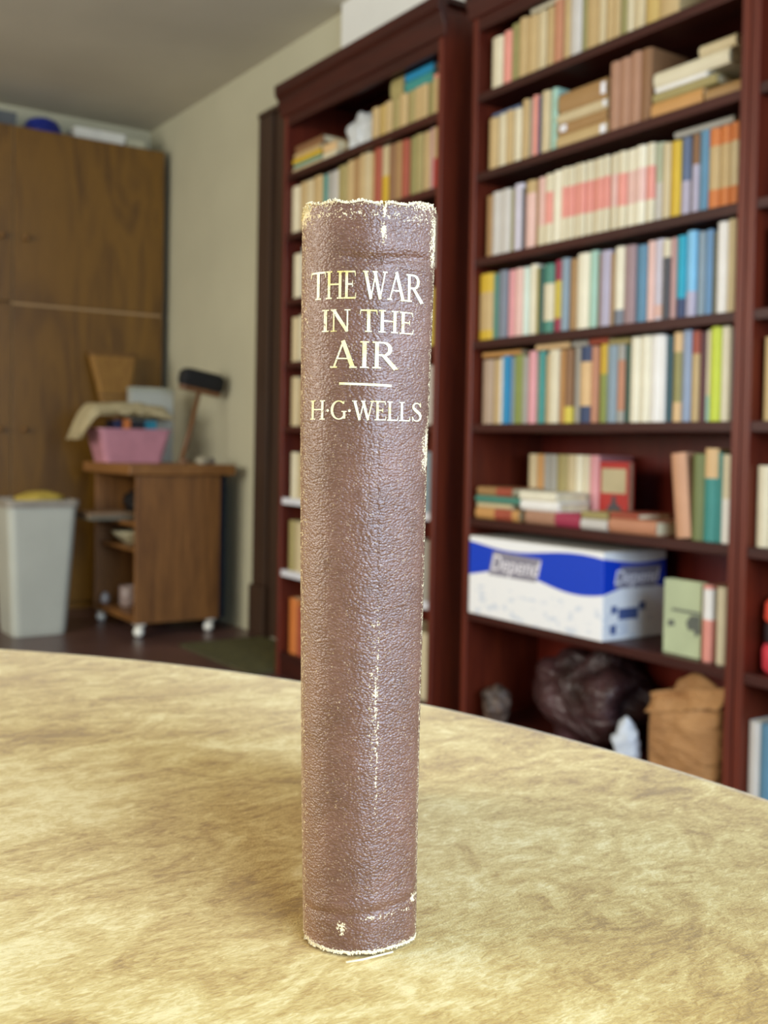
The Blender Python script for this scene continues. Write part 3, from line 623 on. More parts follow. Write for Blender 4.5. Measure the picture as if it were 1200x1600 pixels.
# things on the cupboard
basin = tag(empty('basin', (1.575, 5.53, 2.4205)), 'blue plastic basin lying upside down on top of the plywood cupboard', 'basin')
MB().lathe([(.108, 0), (.112, .004), (.108, .012), (.098, .014), (.088, .05), (.074, .070), (.05, .076)], n=28).build('basin_body', plain('cobalt_plastic', '1B2C84', 0.35), basin, smooth=True)
MB().lathe([(.05, .072), (.052, .0795), (.044, .0795)], n=28).build('foot_ring', MATS['cobalt_plastic'], basin, smooth=True)
for x0, x1, y0, y1, h, c1, lab in ((1.72, 1.99, 5.46, 5.62, .062, 'D4D4CA', 'long white flat box on top of the cupboard beside the blue basin'), (1.998, 2.10, 5.47, 5.6, .05, 'B9B79C', 'small beige box at the right end on top of the cupboard'), (1.30, 1.44, 5.50, 5.64, .085, '5B5F60', 'grey box on top of the cupboard left of the blue basin')):
    bxx = tag(empty('storage_box', ((x0+x1)/2, (y0+y1)/2, 2.4205)), lab, 'box', 'boxes on top of the cupboard')
    hx, hy = (x1-x0)/2, (y1-y0)/2
    B(-hx+.003, hx-.003, -hy+.003, hy-.003, 0, h*.72).build('box_base', plain('box_'+c1, c1, .6), bxx, bevel=.002)
    B(-hx, hx, -hy, hy, h*.55, h).build('box_lid', MATS['box_'+c1], bxx, bevel=.002)

# ------------------------------------------------------------------ rolling cart
CARTW = wood('cart_oak', '5C3A1C', '966634', .42, 'Z', 11, 13)
CARTH = wood('cart_top_oak', '7A5026', '9A6A36', .42, 'Y', 9, 11)
CASTER_SHINE = plain('caster_shine', 'FBF6E8', .18, .0)  # plain cream paints the window's bright reflection onto the casters
cx0, cx1, cy0, cy1 = 1.700, 2.105, 4.475, 5.03
cart = tag(empty('rolling_cart', ((cx0+cx1)/2, (cy0+cy1)/2, 0)), 'wooden rolling kitchen cart on casters with open side shelves', 'cart')
ox, oy = (cx0+cx1)/2, (cy0+cy1)/2
def C(nm, m, x0, x1, y0, y1, z0, z1, bev=.003): return B(x0-ox, x1-ox, y0-oy, y1-oy, z0, z1).build(nm, m, cart, bevel=bev)
C('end_panel', CARTW, cx0, cx1, cy0, cy0+.022, .062, .722)
C('end_panel', CARTW, cx0, cx1, cy1-.022, cy1, .062, .722)
C('back_panel', CARTW, cx1-.012, cx1, cy0+.022, cy1-.022, .062, .722)
C('bottom_board', CARTW, cx0+.004, cx1-.012, cy0+.022, cy1-.022, .062, .095)
C('shelf', CARTW, cx0+.004, cx1-.012, cy0+.022, cy1-.022, .492, .512)
C('shelf', CARTW, cx0+.02, cx1-.012, cy0+.022, cy1-.022, .375, .392)
C('cart_top', CARTH, 1.660, 2.170, 4.455, 5.085, .722, .770, .006)
for x, y in ((cx0+.03, cy0+.03), (cx1-.04, cy0+.03), (cx0+.03, cy1-.03), (cx1-.04, cy1-.03)):
    cs = MB().lathe([(.024*math.sin(PI*(k+.04)/12.08), .024-.024*math.cos(PI*(k+.04)/12.08)) for k in range(13)], n=18).build('caster', CASTER_SHINE, cart, loc=(x-ox, y-oy, 0), smooth=True)
    m = MB().box(-.004, .004, -.028, -.024, .02, .058).box(-.004, .004, .024, .028, .02, .058).box(-.018, .018, -.028, .028, .054, .062)
    m.build('caster_fork', CASTER_SHINE, cs)
# things on the cart
PINK = plain('pink_plastic', 'C0858F', .42)
bk = tag(empty('pink_basket', (1.812, 4.885, .7704)), 'pink plastic tub full of odds and ends on the cart', 'basket')
def tub(inner):
    rs = []
    for z, k in ((0, 0), (.03, .006), (.10, .024), (.150, .034)):
        e = .004 if inner else 0
        rs.append(rrect(-.142-k+e, .142+k-e, -.085-k*.6+e, .085+k*.6-e, .03, z+(.004 if inner else 0)))
    return rs
o1, i1 = tub(False), tub(True)
rim = [rrect(-.184, .184, -.112, .112, .034, .150), rrect(-.184, .184, -.112, .112, .034, .158), rrect(-.170, .170, -.100, .100, .03, .158)]
MB().loft(o1+rim+i1[::-1][:-1]+[i1[0]], True, True).build('tub', PINK, bk, smooth=False)
for nm, x0, x1, c1, y0, h, lab in (('small_box', -.095, -.060, '22264A', -.070, .200, 'navy box poking out of the pink tub'), ('small_box', -.050, -.015, 'D07838', -.070, .204, 'orange box poking out of the pink tub'),
        ('small_box', -.008, .052, '1E1C20', -.070, .198, 'black box poking out of the pink tub'), ('small_box', .058, .118, '2C8AA0', -.058, .200, 'turquoise box poking out of the pink tub')):
    r_ = tag(empty(nm, (1.812+(x0+x1)/2, 4.885+.0, .7704+.0045)), lab, 'box', 'boxes in the pink tub')
    hw = (x1-x0)/2
    B(-hw, hw, y0, .05, 0, h-.012).build('box_body', plain('tubbox_'+c1, c1, .5), r_, bevel=.002)
    B(-hw-.0006, hw+.0006, y0-.0006, .0506, h-.03, h-.005).build('box_lid', MATS['tubbox_'+c1], r_, bevel=.002)
# folded cream blanket arching over the tub
CREAMC = plain('cream_terry', 'B9AA82', .95, var=.16, scale=30, bump=.004)
mb = MB(); NU, NV = 40, 16; vs = []
for lay in (0, 1):
    for i in range(NU+1):
        s = i/NU; x = -.265+.455*s
        zt = .206+.018*math.sin(PI*s) - (.100*(1-s/.17)**1.3 if s < .17 else 0)
        for j in range(NV+1):
            q = j/NV; y = -.115+.23*q
            edge = min(1, min(q, 1-q)*5)**.5*min(1, min(s, 1-s)*9)**.5
            nzv = noise.noise(Vector((x*22, y*22, lay*3)))*.010
            vs.append((x, y, zt+nzv+(edge*.056 if lay else -edge*.002)))
n1 = (NU+1)*(NV+1); fs = []
for lay in (0, 1):
    for i in range(NU):
        for j in range(NV):
            k = lay*n1+i*(NV+1)+j; fs.append((k, k+1, k+NV+2, k+NV+1))
for i in range(NU):
    for j in (0, NV):
        k = i*(NV+1)+j; fs.append((k, k+NV+1, n1+k+NV+1, n1+k))
for j in range(NV):
    for i in (0, NU):
        k = i*(NV+1)+j; fs.append((k, k+1, n1+k+1, n1+k))
bl = MB().add(vs, fs).build('folded_blanket', CREAMC, None, (1.812, 4.885, .7704), smooth=True)
tag(bl, 'folded cream blanket draped over the pink tub', 'blanket')
gb = tag(empty('filing_carton', (1.985, 5.050, .7704)), 'pale grey patterned box standing behind the pink tub', 'box')
g = Nodes('grey_print', .6); wv = g.n('ShaderNodeTexWave', wave_type='BANDS', bands_direction='Z'); g.put(wv.inputs[0], g.coord()); wv.inputs['Scale'].default_value = 20; wv.inputs['Distortion'].default_value = 2.0
g.color(g.mix(g.math('MULTIPLY', wv.outputs['Fac'], .4), lin('B8BAB0'), lin('8C9490')))
B(-.11, .11, -.028, .028, 0, .345).build('box_body', g.m, gb, bevel=.002)
B(-.112, .112, -.030, .030, .345, .368).build('box_lid', plain('grey_lid', 'A6A898', .6), gb, bevel=.002)
# black brush standing on its handle
br = tag(empty('hand_brush', (1.985, 4.66, .7704)), 'black bristle brush with wooden handle leaning beside the wall', 'brush')
MB().tube([(0, 0, 0.008), (.045, .012, .14), (.098, .03, .335)], [.011, .012, .011], 12).build('handle', wood('brush_handle', '5C3A1E', '8A5C30', .5, 'Z', 8, 10), br, smooth=True)
hd = MB().loft([[(x, y, z) for x, y, z in rrect(-.105, .105, -.026, .026, .02, zz)] for zz in (0, .018)]).build('brush_block', MATS['brush_handle'], br, loc=(.103, .032, .336), rot=(0, .17, 0))
rs = [rrect(-.104, .104, -.030, .030, .024, .018), rrect(-.112, .112, -.042, .042, .03, .040), rrect(-.110, .110, -.046, .046, .03, .080), rrect(-.096, .096, -.040, .040, .03, .098), rrect(-.085, .085, -.03, .03, .026, .102)]
MB().loft(rs).build('bristles', plain('black_bristle', '131212', .8, bump=.004), hd)
STRAW = wood('broom_straw', '7A5220', '9C7434', .8, 'Z', 30, 16, .002)
sbm = tag(empty('straw_broom', (1.872, 5.14, 0)), 'straw broom standing head up against the cupboard, behind the pink tub', 'broom')
MB().tube([(0, 0, .010), (.004, .05, .55), (.010, .115, 1.03)], .012, 12).build('handle', wood('broom_handle', '7A5A34', '9C7648', .5, 'Z', 8, 10), sbm, smooth=True)
MB().loft([rrect(.010-hw, .010+hw, y-ht, y+ht, ht*.9, z) for z, hw, ht, y in ((.985, .018, .016, .115), (1.01, .05, .024, .119), (1.05, .078, .028, .126), (1.14, .092, .030, .142), (1.25, .115, .030, .165), (1.312, .126, .030, .180), (1.318, .124, .028, .181))]).build('straw_head', STRAW, sbm)
for z, hw, y in ((1.07, .084, .130), (1.10, .0885, .135)):
    MB().loft([rrect(.010-hw, .010+hw, y-.032, y+.032, .028, zz) for zz in (z, z+.006)]).build('stitching', plain('dark_twine', '5A4428', .8), sbm)
MB().loft([rrect(.010-hw, .010+hw, y-.031, y+.031, .028, zz) for zz, hw, y in ((1.302, .1262, .178), (1.322, .1275, .182))]).build('worn_tip', plain('dark_straw', '6A4A22', .9), sbm)
for k, (x, y, s, c1, lab) in enumerate(((2.055, 4.56, .034, 'A39A82', 'crumpled beige rag on the cart top under the brush'), (2.10, 4.60, .026, '8C8078', 'small crumpled grey rag at the right of the cart top'), (1.965, 4.58, .022, '7A5A40', 'small brown scrap lying on the cart top'))):
    o = blob(s*1.3, s, s*.8, 3, .35, 34, k+20, flat=-s*.45, fold=.4).build('rag', plain('rag_'+c1, c1, .9), None, (x, y, .7704+s*.451), smooth=True); tag(o, lab, 'rag', 'rags on the cart')
# things inside the cart
o = blob(.10, .13, .085, 4, .25, 12, 31, flat=-.07, fold=.4).build('black_bag', plain('matte_black', '141416', .5), None, (1.885, 4.86, .512+.0706), smooth=True); tag(o, 'black bag on the upper shelf of the cart', 'bag')
for k, (c1, y0, t) in enumerate((('5E6E66', 4.78, .010), ('8E6A50', 4.80, .012), ('A08060', 4.79, .009))):
    z0 = .5124+sum((.010, .012, .009)[:k])+.0004*k
    o = tag(empty('magazine', (1.655, y0, z0)), ('green', 'brown', 'tan')[k]+' magazine poking out of the cart shelf'+(', lowest', ', middle', ', topmost')[k], 'magazine', 'magazines on the cart shelf')
    B(-.09, .12, -.10, .10, 0, t*.25).build('back_cover', plain('mag_'+c1, c1, .5), o); B(-.088, .118, -.098, .098, t*.25, t*.75).build('pages', plain('dull_paper', '8C7E66', .9), o); B(-.09, .12, -.10, .10, t*.75, t).build('front_cover', MATS['mag_'+c1], o)
bw = tag(empty('bowl', (1.815, 4.83, .3924)), 'cream shallow bowl on the middle shelf of the cart', 'bowl')
MB().lathe([(.035, 0), (.04, .006), (.075, .03), (.092, .05), (.094, .056), (.088, .053), (.07, .033), (.035, .012)], n=28).build('bowl_body', plain('cream_ceramic', 'CFC6A0', .3), bw, smooth=True)
MB().lathe([(.036, -.0), (.036, .005), (.030, .005)], n=28).build('foot_ring', MATS['cream_ceramic'], bw)
mg = tag(empty('mug', (1.79, 4.80, .0954)), 'pinkish grey mug on the bottom board of the cart', 'mug')
MB().lathe([(.036, 0), (.042, .008), (.043, .095), (.040, .097), (.037, .09), (.036, .012)], n=24).build('mug_body', plain('pink_grey_ceramic', 'A08C84', .35), mg, smooth=True)
MB().tube([(.04*math.cos(.4), -.041, .075), (.0, -.065, .078), (0, -.072, .05), (0, -.06, .026), (.0, -.041, .024)], .006, 8).build('mug_handle', MATS['pink_grey_ceramic'], mg, smooth=True)
o = blob(.09, .12, .08, 4, .25, 12, 41, flat=-.065, fold=.4).build('dark_bundle', plain('dark_bundle', '22201F', .7), None, (1.93, 4.88, .0952+.0655), smooth=True); tag(o, 'dark cloth bundle behind the mug in the cart', 'bundle')
o = blob(.022, .022, .03, 3, .2, 20, 43, flat=-.02).build('small_jar', plain('jar_grey', 'A7A2A0', .4), None, (1.735, 4.965, .0952+.0205), smooth=True); tag(o, 'small pale jar at the far end of the cart bottom', 'jar')
# navy board between cart and wall
nb = tag(empty('ironing_board', (2.185, 4.74, 0)), 'dark navy folded board standing between cart and wall', 'board')
MB().loft([rrect(-.014, .014, -.13, .13, .012, z) for z in (0.04, .70, .715)]).build('board', plain('navy_cloth', '1E2A3C', .8), nb)
for y in (-.08, .08): MB().tube([(-.0, y, 0.008), (0, y*.6, .05)], .008, 8).build('foot', plain('grey_metal', '55585C', .4, .6), nb)

# trash bin
BINM = plain('bin_plastic', 'BEC0B2', .38, var=.05, scale=6)
bn = tag(empty('trash_bin', (1.365, 4.86, 0)), 'off-white tapered plastic trash bin in front of the cupboard', 'bin')
def br_(z, k, e=0): return rrect(-.118-k+e, .118+k-e, -.118-k+e, .118+k-e, .035, z)
MB().loft([br_(0, 0), br_(.02, .004), br_(.30, .020), br_(.585, .036), br_(.575, .036, .004), br_(.30, .020, .004), br_(.02, .004, .004)]).build('bin_body', BINM, bn)
MB().loft([br_(.572, .044), br_(.60, .046), br_(.604, .042), br_(.604, .032), br_(.572, .030)]).build('rim', plain('bin_rim', '9C9486', .45), bn)
o = blob(.12, .10, .04, 3, .2, 14, 51, flat=-.025).build('trash_paper', plain('yellow_paper', 'B8A044', .7), None, (1.40, 4.88, .60), smooth=True); tag(o, 'crumpled yellow paper in the mouth of the trash bin', 'paper')

# door mat
g = Nodes('olive_mat', .95); g.color(g.ramp(g.noise(g.coord(), 40, 4), [(.3, '4A4824'), (.7, '645E30')])); g.bump(g.noise(g.coord(), 300, 2), .004)
mt = tag(empty('door_mat', (2.0, 3.89, 0)), 'olive green mat on the floor in front of the dark door', 'mat')
MB().loft([rrect(-.19, .19, -.33, .33, .03, z) for z in (0.0005, .010)]).build('mat_pile', g.m, mt)
m = MB()
for x0, x1, y0, y1 in ((-.195, -.185, -.33, .33), (.185, .195, -.33, .33), (-.195, .195, -.335, -.325), (-.195, .195, .325, .335)): m.box(x0, x1, y0, y1, .0005, .012)
m.build('mat_border', plain('mat_border', '4A4628', .9), mt)

# ------------------------------------------------------------------ round table with suede-look cloth top
g = Nodes('suede_cloth', .92, spec=.15)
v = g.coord('Object', (1, 1, 1))
big = g.noise(g.coord('Object', (1, 1.3, 1), (0, 0, .5)), 9, 4, .6, .8)
mid = g.noise(g.coord('Object', (1, 1.5, 1), (0, 0, -.35)), 34, 6, .68, 1.6)
fib = g.noise(g.coord('Object', (1, 3.2, 1), (0, 0, -.75)), 230, 4, .65, 1.2)
f = g.math('ADD', g.math('ADD', g.math('MULTIPLY', big, .34), g.math('MULTIPLY', mid, .36)), g.math('MULTIPLY', fib, .30))
g.color(g.ramp(f, [(.40, '9C7830'), (.465, 'BE9A4A'), (.53, 'D8BC6E'), (.60, 'F0DC9C')]))
weave = g.noise(g.coord('Object', (1, 1, 1)), 1600, 2, .5)
g.bump(g.math('ADD', g.math('MULTIPLY', weave, .55), g.math('MULTIPLY', fib, .45)), .0007, .45)
g.b.inputs['Sheen Weight'].default_value = .25; g.b.inputs['Sheen Roughness'].default_value = .5
SUEDE = g.m
TC, TR = (-.245, .255), .59
tb_ = tag(empty('round_table', (TC[0], TC[1], 0)), 'round table with mottled tan suede-look top under the brown book', 'table')
prof = [(TR-.03, TABLE_Z-.030), (TR-.008, TABLE_Z-.029), (TR-.0015, TABLE_Z-.022), (TR, TABLE_Z-.012), (TR-.0018, TABLE_Z-.004), (TR-.006, TABLE_Z-.0008), (TR-.011, TABLE_Z)]
MB().lathe(prof, n=160).build('table_top', SUEDE, tb_, smooth=False)
for p in bpy.data.objects['table_top'].data.polygons: p.use_smooth = len(p.vertices) == 4
TW = wood('table_wood', '4A2C18', '6A4226', .4, 'Z', 8, 10)
MB().lathe([(.20, TABLE_Z-.05), (.20, TABLE_Z-.0305), (.18, TABLE_Z-.03)], n=40).build('mounting_plate', TW, tb_)
MB().lathe([(.10, .14), (.075, .17), (.045, .22), (.038, .32), (.055, .42), (.06, .50), (.04, .58), (.045, TABLE_Z-.05)], n=32).build('pedestal', TW, tb_, smooth=True)
for k in range(4):
    a = PI/4+k*PI/2
    pts = [(math.cos(a)*r, math.sin(a)*r, z) for r, z in ((.06, .18), (.16, .15), (.27, .07), (.36, .028))]
    MB().tube(pts, [.036, .034, .030, .026], 12).build('foot', TW, tb_, smooth=True)

# ------------------------------------------------------------------ the brown leather book
BH = .189
R0, D0 = -.0041, .2624
hf = Vector((math.sin(YAW), math.cos(YAW), 0)); hr = rgt0
base = hr*R0 + hf*D0
bkroot = tag(empty('book', (base.x, base.y, TABLE_Z+.0004), -YAW), 'old brown leather book, The War in the Air, standing upright on the table', 'book')
LT = [(.0009, -.0190), (.0439, -.0202), (.094, -.0212), (.1271, -.0218), (.16, -.0221), (.19, -.0223)]
RT = [(.0008, .0106), (.028, .0105), (.0531, .0105), (.0781, .0107), (.1029, .0109), (.1277, .0111), (.1442, .0114), (.1687, .0119), (.19, .0122)]
def lerp_t(T, z):
    if z <= T[0][0]: return T[0][1]
    for (a, va), (b, vb) in zip(T, T[1:]):
        if z <= b: return va+(vb-va)*(z-a)/(b-a)
    return T[-1][1]
def Lx(z): return lerp_t(LT, z)-R0
def Rx(z): return lerp_t(RT, z)-R0
PS = [(0, .0128), (.03, .0088), (.07, .0066), (.113, .0047), (.17, .0030), (.24, .0016), (.33, .0006), (.43, .0001), (.50, 0), (.58, .0003), (.64, .0008), (.70, .0019), (.78, .0034), (.86, .0051), (.93, .0070), (.97, .0086), (1, .0114)]
def prof_d(s):
    s = min(1, max(0, s))
    for i in range(len(PS)-1):
        a, b = PS[i], PS[i+1]
        if s <= b[0]:
            p0 = PS[max(i-1, 0)]; p3 = PS[min(i+2, len(PS)-1)]
            h = b[0]-a[0]; t = (s-a[0])/h
            m0 = (b[1]-p0[1])/(b[0]-p0[0])*h; m1 = (p3[1]-a[1])/(p3[0]-a[0])*h
            return (2*t**3-3*t*t+1)*a[1]+(t**3-2*t*t+t)*m0+(-2*t**3+3*t*t)*b[1]+(t**3-t*t)*m1
    return PS[-1][1]
def gauss(x, c, w): return math.exp(-((x-c)/w)**2)
def surf(s, z):
    d = prof_d(s)
    # dents pressed into the leather: the sag below the headcap, the turn-in at the foot, long wavy folds
    c1 = .1741 + .0006*math.sin(s*9)
    d += .00085*gauss(z, c1, .0011)*(1/(1+math.exp(-(s-.36)*22)))
    d += .00030*gauss(z, .1715-.006*(s-.7), .0009)*gauss(s, .85, .16)
    d -= .00025*gauss(z, .1775, .002)*gauss(s, .6, .3)
    d += .00028*gauss(z, .1866, .0007)
    d += .00030*gauss(z, .0102+.003*(s-.4), .0009)
    d -= .00020*gauss(z, .0128+.003*(s-.4), .0015)
    p = Vector((s*2.2, z*38, 3.0))
    d += noise.noise(p)*.00022 + noise.noise(p*2.3)*.00010
    w = noise.noise(Vector((s*5+noise.noise(Vector((s*4, z*60, 8)))*1.2, z*330, 1.7)))
    d -= .00011*w
    d += .00022*gauss(s, .635+.02*math.sin(z*40), .018)*(.4+.6*gauss(z, .07, .06))
    return d
def spine_pt(s, z, off=0.0):
    a, b = Lx(z), Rx(z)
    return (a+(b-a)*s, surf(s, z)-off, z)
def top_z(s):
    z = BH - .0011 + .24*min(prof_d(s), .0075)*(1 if s > .4 else .35) - .0004*(s > .63) + .0003*math.sin(s*31) + .00025*noise.noise(Vector((s*60, 2, 1)))
    z -= .0022*max(0, 1-abs(s-.615)/.014)
    if s < .07: z -= .0018*(1-s/.07)**2
    if s > .965: z -= .0010*((s-.965)/.035)
    return z
def bot_z(s): return .0004+.0003*abs(noise.noise(Vector((s*50, 7, 1))))

# leather
def leather(g):
    co = g.coord('Object', (1, 1, 1))
    warp = g.coord('Object', (.80, .80, 1.10), (0, .35, 0))
    x = g.n('ShaderNodeTexVoronoi', feature='SMOOTH_F1'); g.put(x.inputs['Vector'], warp); x.inputs['Scale'].default_value = 1700; x.inputs['Smoothness'].default_value = .35
    pebble = g.math('SUBTRACT', 1.0, x.outputs['Distance'])
    wr_ = g.noise(g.coord('Object', (.55, .55, 1.2), (0, .4, 0)), 800, 4, .6, 1.0)
    fine = g.noise(co, 2600, 2)
    h = g.math('ADD', g.math('ADD', g.math('MULTIPLY', pebble, .70), g.math('MULTIPLY', wr_, .80)), g.math('MULTIPLY', fine, .12))
    tone = g.noise(co, 70, 4, .6)
    base_c = g.ramp(tone, [(.3, '5E3C2C'), (.7, '765040')])
    grain = g.smooth(h, .75, 1.10)
    c = g.mix(g.math('MULTIPLY', grain, .35), base_c, lin('94705E'))
    return co, h, c
g = Nodes('brown_leather', .38, spec=.85)
co, h, c = leather(g)
uv = g.n('ShaderNodeUVMap'); uv.uv_map = 'UVMap'
u_, v_, _ = g.sep(uv.outputs[0])
n1 = g.noise(co, 900, 3, .65); n2 = g.noise(co, 260, 3, .6); n3 = g.noise(co, 2400, 2)
def near(x, c0, wd): return g.math('SUBTRACT', 1.0, g.math('MULTIPLY', g.math('ABSOLUTE', g.math('SUBTRACT', x, c0)), 1/wd), clamp=True)
def inside(x, a, b, soft): return g.math('MULTIPLY', g.smooth(x, a-soft, a+soft), g.math('SUBTRACT', 1.0, g.smooth(x, b-soft, b+soft)))
# rubbed edges: both hinges, head and foot
e_l = g.math('MULTIPLY', near(u_, .0, .10), .42)
e_r = g.math('MULTIPLY', near(u_, 1.0, .030), .55)
e_t = g.math('MULTIPLY', near(v_, .996, .013), .80)
e_t2 = g.math('MULTIPLY', near(v_, .978, .012), .45)
e_b = g.math('MULTIPLY', near(v_, 0.0, .012), 1.0)
crn = g.math('MULTIPLY', near(u_, .0, .14), g.math('MULTIPLY', near(v_, .995, .040), 1.9))
tear = g.math('MULTIPLY', near(u_, .618, .028), g.math('MULTIPLY', near(v_, .998, .045), 1.9))
tear2 = g.math('MULTIPLY', near(u_, .612, .030), g.math('MULTIPLY', near(v_, .955, .020), 1.3))
crease = g.math('MULTIPLY', near(u_, g.math('ADD', .640, g.math('MULTIPLY', g.math('SUBTRACT', n2, .5), .06)), .016), g.math('MULTIPLY', inside(v_, .18, .46, .10), .62))
crease2 = g.math('MULTIPLY', near(u_, .60, .05), g.math('MULTIPLY', inside(v_, .24, .44, .08), .36))
crease3 = g.math('MULTIPLY', near(u_, .625, .022), g.math('MULTIPLY', inside(v_, .30, .37, .02), .85))
hinge = g.math('MULTIPLY', near(u_, .985, .045), g.math('MULTIPLY', g.math('ADD', inside(v_, .915, .985, .01), inside(v_, .640, .70, .012)), .95))
turn = g.math('MULTIPLY', near(v_, .050, .006), g.math('MULTIPLY', inside(u_, .52, .95, .05), .40))
spot = g.math('MULTIPLY', near(u_, .36, .06), g.math('MULTIPLY', near(v_, .035, .015), 1.25))
spot2 = g.math('MULTIPLY', near(u_, .965, .05), g.math('MULTIPLY', near(v_, .062, .010), 1.2))
mask = None
for e in (e_l, e_r, e_t, e_t2, e_b, crn, tear, tear2, crease, crease2, crease3, hinge, turn, spot, spot2):
    mask = e if mask is None else g.math('MAXIMUM', mask, e)
grit = g.smooth(g.math('ADD', g.math('MULTIPLY', n1, .45), g.math('MULTIPLY', n3, .55)), .36, .66)
worn = g.smooth(g.math('SUBTRACT', grit, g.math('SUBTRACT', 1.0, mask)), 0.02, .18)
sparkle_speck = g.smooth(g.noise(co, 2300, 2, .5), .64, .70)  # pale specks: small scuffs and painted sparkle of the grain together
left_glow = g.math('MULTIPLY', g.smooth(u_, .30, .05), .35)  # warm tan glow of the spine's left side, painted into the leather
c = g.mix(left_glow, c, lin('9A7050'))
c = g.mix(g.math('MULTIPLY', sparkle_speck, .7), c, lin('C9AE86'))
c = g.mix(worn, c, lin('EBD9AE'))
g.color(c)
g.rough(g.math('ADD', g.math('MULTIPLY', worn, .5), .38))
g.bump(h, .00030, 1.0)
LEATHER = g.m
NS, NZ = 110, 420
vs, fs, uvs = [], [], []
for j in range(NZ+1):
    for i in range(NS+1):
        s = i/NS; zb, zt = bot_z(s), top_z(s); z = zb+(zt-zb)*j/NZ
        vs.append(spine_pt(s, z)); uvs.append((s, z/BH))
for j in range(NZ):
    for i in range(NS):
        k = j*(NS+1)+i; fs.append((k, k+1, k+NS+2, k+NS+1))
sp = MB().add(vs, fs).build('spine', LEATHER, bkroot, smooth=True, fix=False)
ul = sp.data.uv_layers.new(name='UVMap')
for lp in sp.data.loops: ul.data[lp.index].uv = uvs[lp.vertex_index]
sol = sp.modifiers.new('thickness', 'SOLIDIFY'); sol.thickness = .0009; sol.offset = -1
g = Nodes('brown_leather_boards', .45, spec=.5); co, h, c = leather(g); g.color(c); g.bump(h, .0003, .8)
LBOARD = g.m
DEP = .128
def board(side):
    rs = []
    for z in (0.0004, .095, BH-.0012):
        x = (Lx(z)+.0012) if side < 0 else (Rx(z)-.0012)
        xi = x+.0028 if side < 0 else x-.0028
        rs.append([(x, .0108, z), (x, DEP, z), (xi, DEP, z), (xi, .0112, z)])
    return MB().loft(rs)
board(-1).build('front_cover', LBOARD, bkroot, bevel=.0006)
board(1).build('back_cover', LBOARD, bkroot, bevel=.0006)
rs = []
for z in (.003, BH-.0045):
    a, b = Lx(z)+.0045, Rx(z)-.0045; ring_ = []
    for k in range(9): q = k/8; ring_.append((a+(b-a)*q, .0042+.007*(2*q-1)**2, z))
    for k in range(9): q = 1-k/8; ring_.append((a+(b-a)*q, DEP-.007+.004*(2*q-1)**2, z))
    rs.append(ring_)
g = Nodes('page_edges', .9); wv = g.noise(g.coord('Object', (1, .02, .02)), 3200, 2)
g.color(g.ramp(wv, [(.35, 'B59F72'), (.65, 'DCCBA0')]))
MB().loft(rs).build('page_block', g.m, bkroot)
# frayed cloth showing along head, foot and the torn hinge
FRAY = plain('frayed_cloth', 'EADDB8', .9, var=.12, scale=900)
def fray(name, along, n, hgt, lift, seed):
    random.seed(seed); mb = MB()
    for k in range(n):
        s = k/n; p = along(s)
        if p is None: continue
        (x, y, z), dn = p
        wq = random.uniform(.00012, .00034); hh = hgt*random.uniform(.15, 1.0)**1.5
        lean = random.uniform(-.0004, .0004); o = random.uniform(.00005, lift)
        mb.add([(x-wq, y-o, z-.0003*dn), (x+wq, y-o*.8, z-.0003*dn), (x+wq*.7+lean, y-o*1.5, z+hh*dn), (x-wq*.5+lean, y-o, z+hh*dn*.8),
                (x-wq, y+.0004, z-.0003*dn), (x+wq, y+.0004, z-.0003*dn), (x+wq*.7+lean, y+.0003, z+hh*dn), (x-wq*.5+lean, y+.0004, z+hh*dn*.8)],
               [(0, 1, 2, 3), (4, 7, 6, 5), (0, 4, 5, 1), (1, 5, 6, 2), (2, 6, 7, 3), (3, 7, 4, 0)])
    return mb.build(name, FRAY, bkroot, fix=False)
fray('frayed_head', lambda s: (spine_pt(s, top_z(s)-.0003), 1) if random.random() < .62 else None, 260, .00055, .00010, 3)
fray('frayed_foot', lambda s: (spine_pt(s, .0008+.0007*abs(noise.noise(Vector((s*23, 4, 2))))), -1) if .03 < s else None, 300, .0007, .0002, 5)
fray('frayed_corner', lambda s: (spine_pt(.004+s*.075, top_z(.004+s*.075)-.0018*random.random()-.0002), 1), 40, .0004, .00012, 6)
th = MB().tube([(.0053-R0*0, .0030, .0006), (.0085, .0012, .0007), (.0010, -.0028, .0006), (-.0030, -.0042, .0005)], .00028, 6).build('loose_thread', FRAY, bkroot, smooth=True)

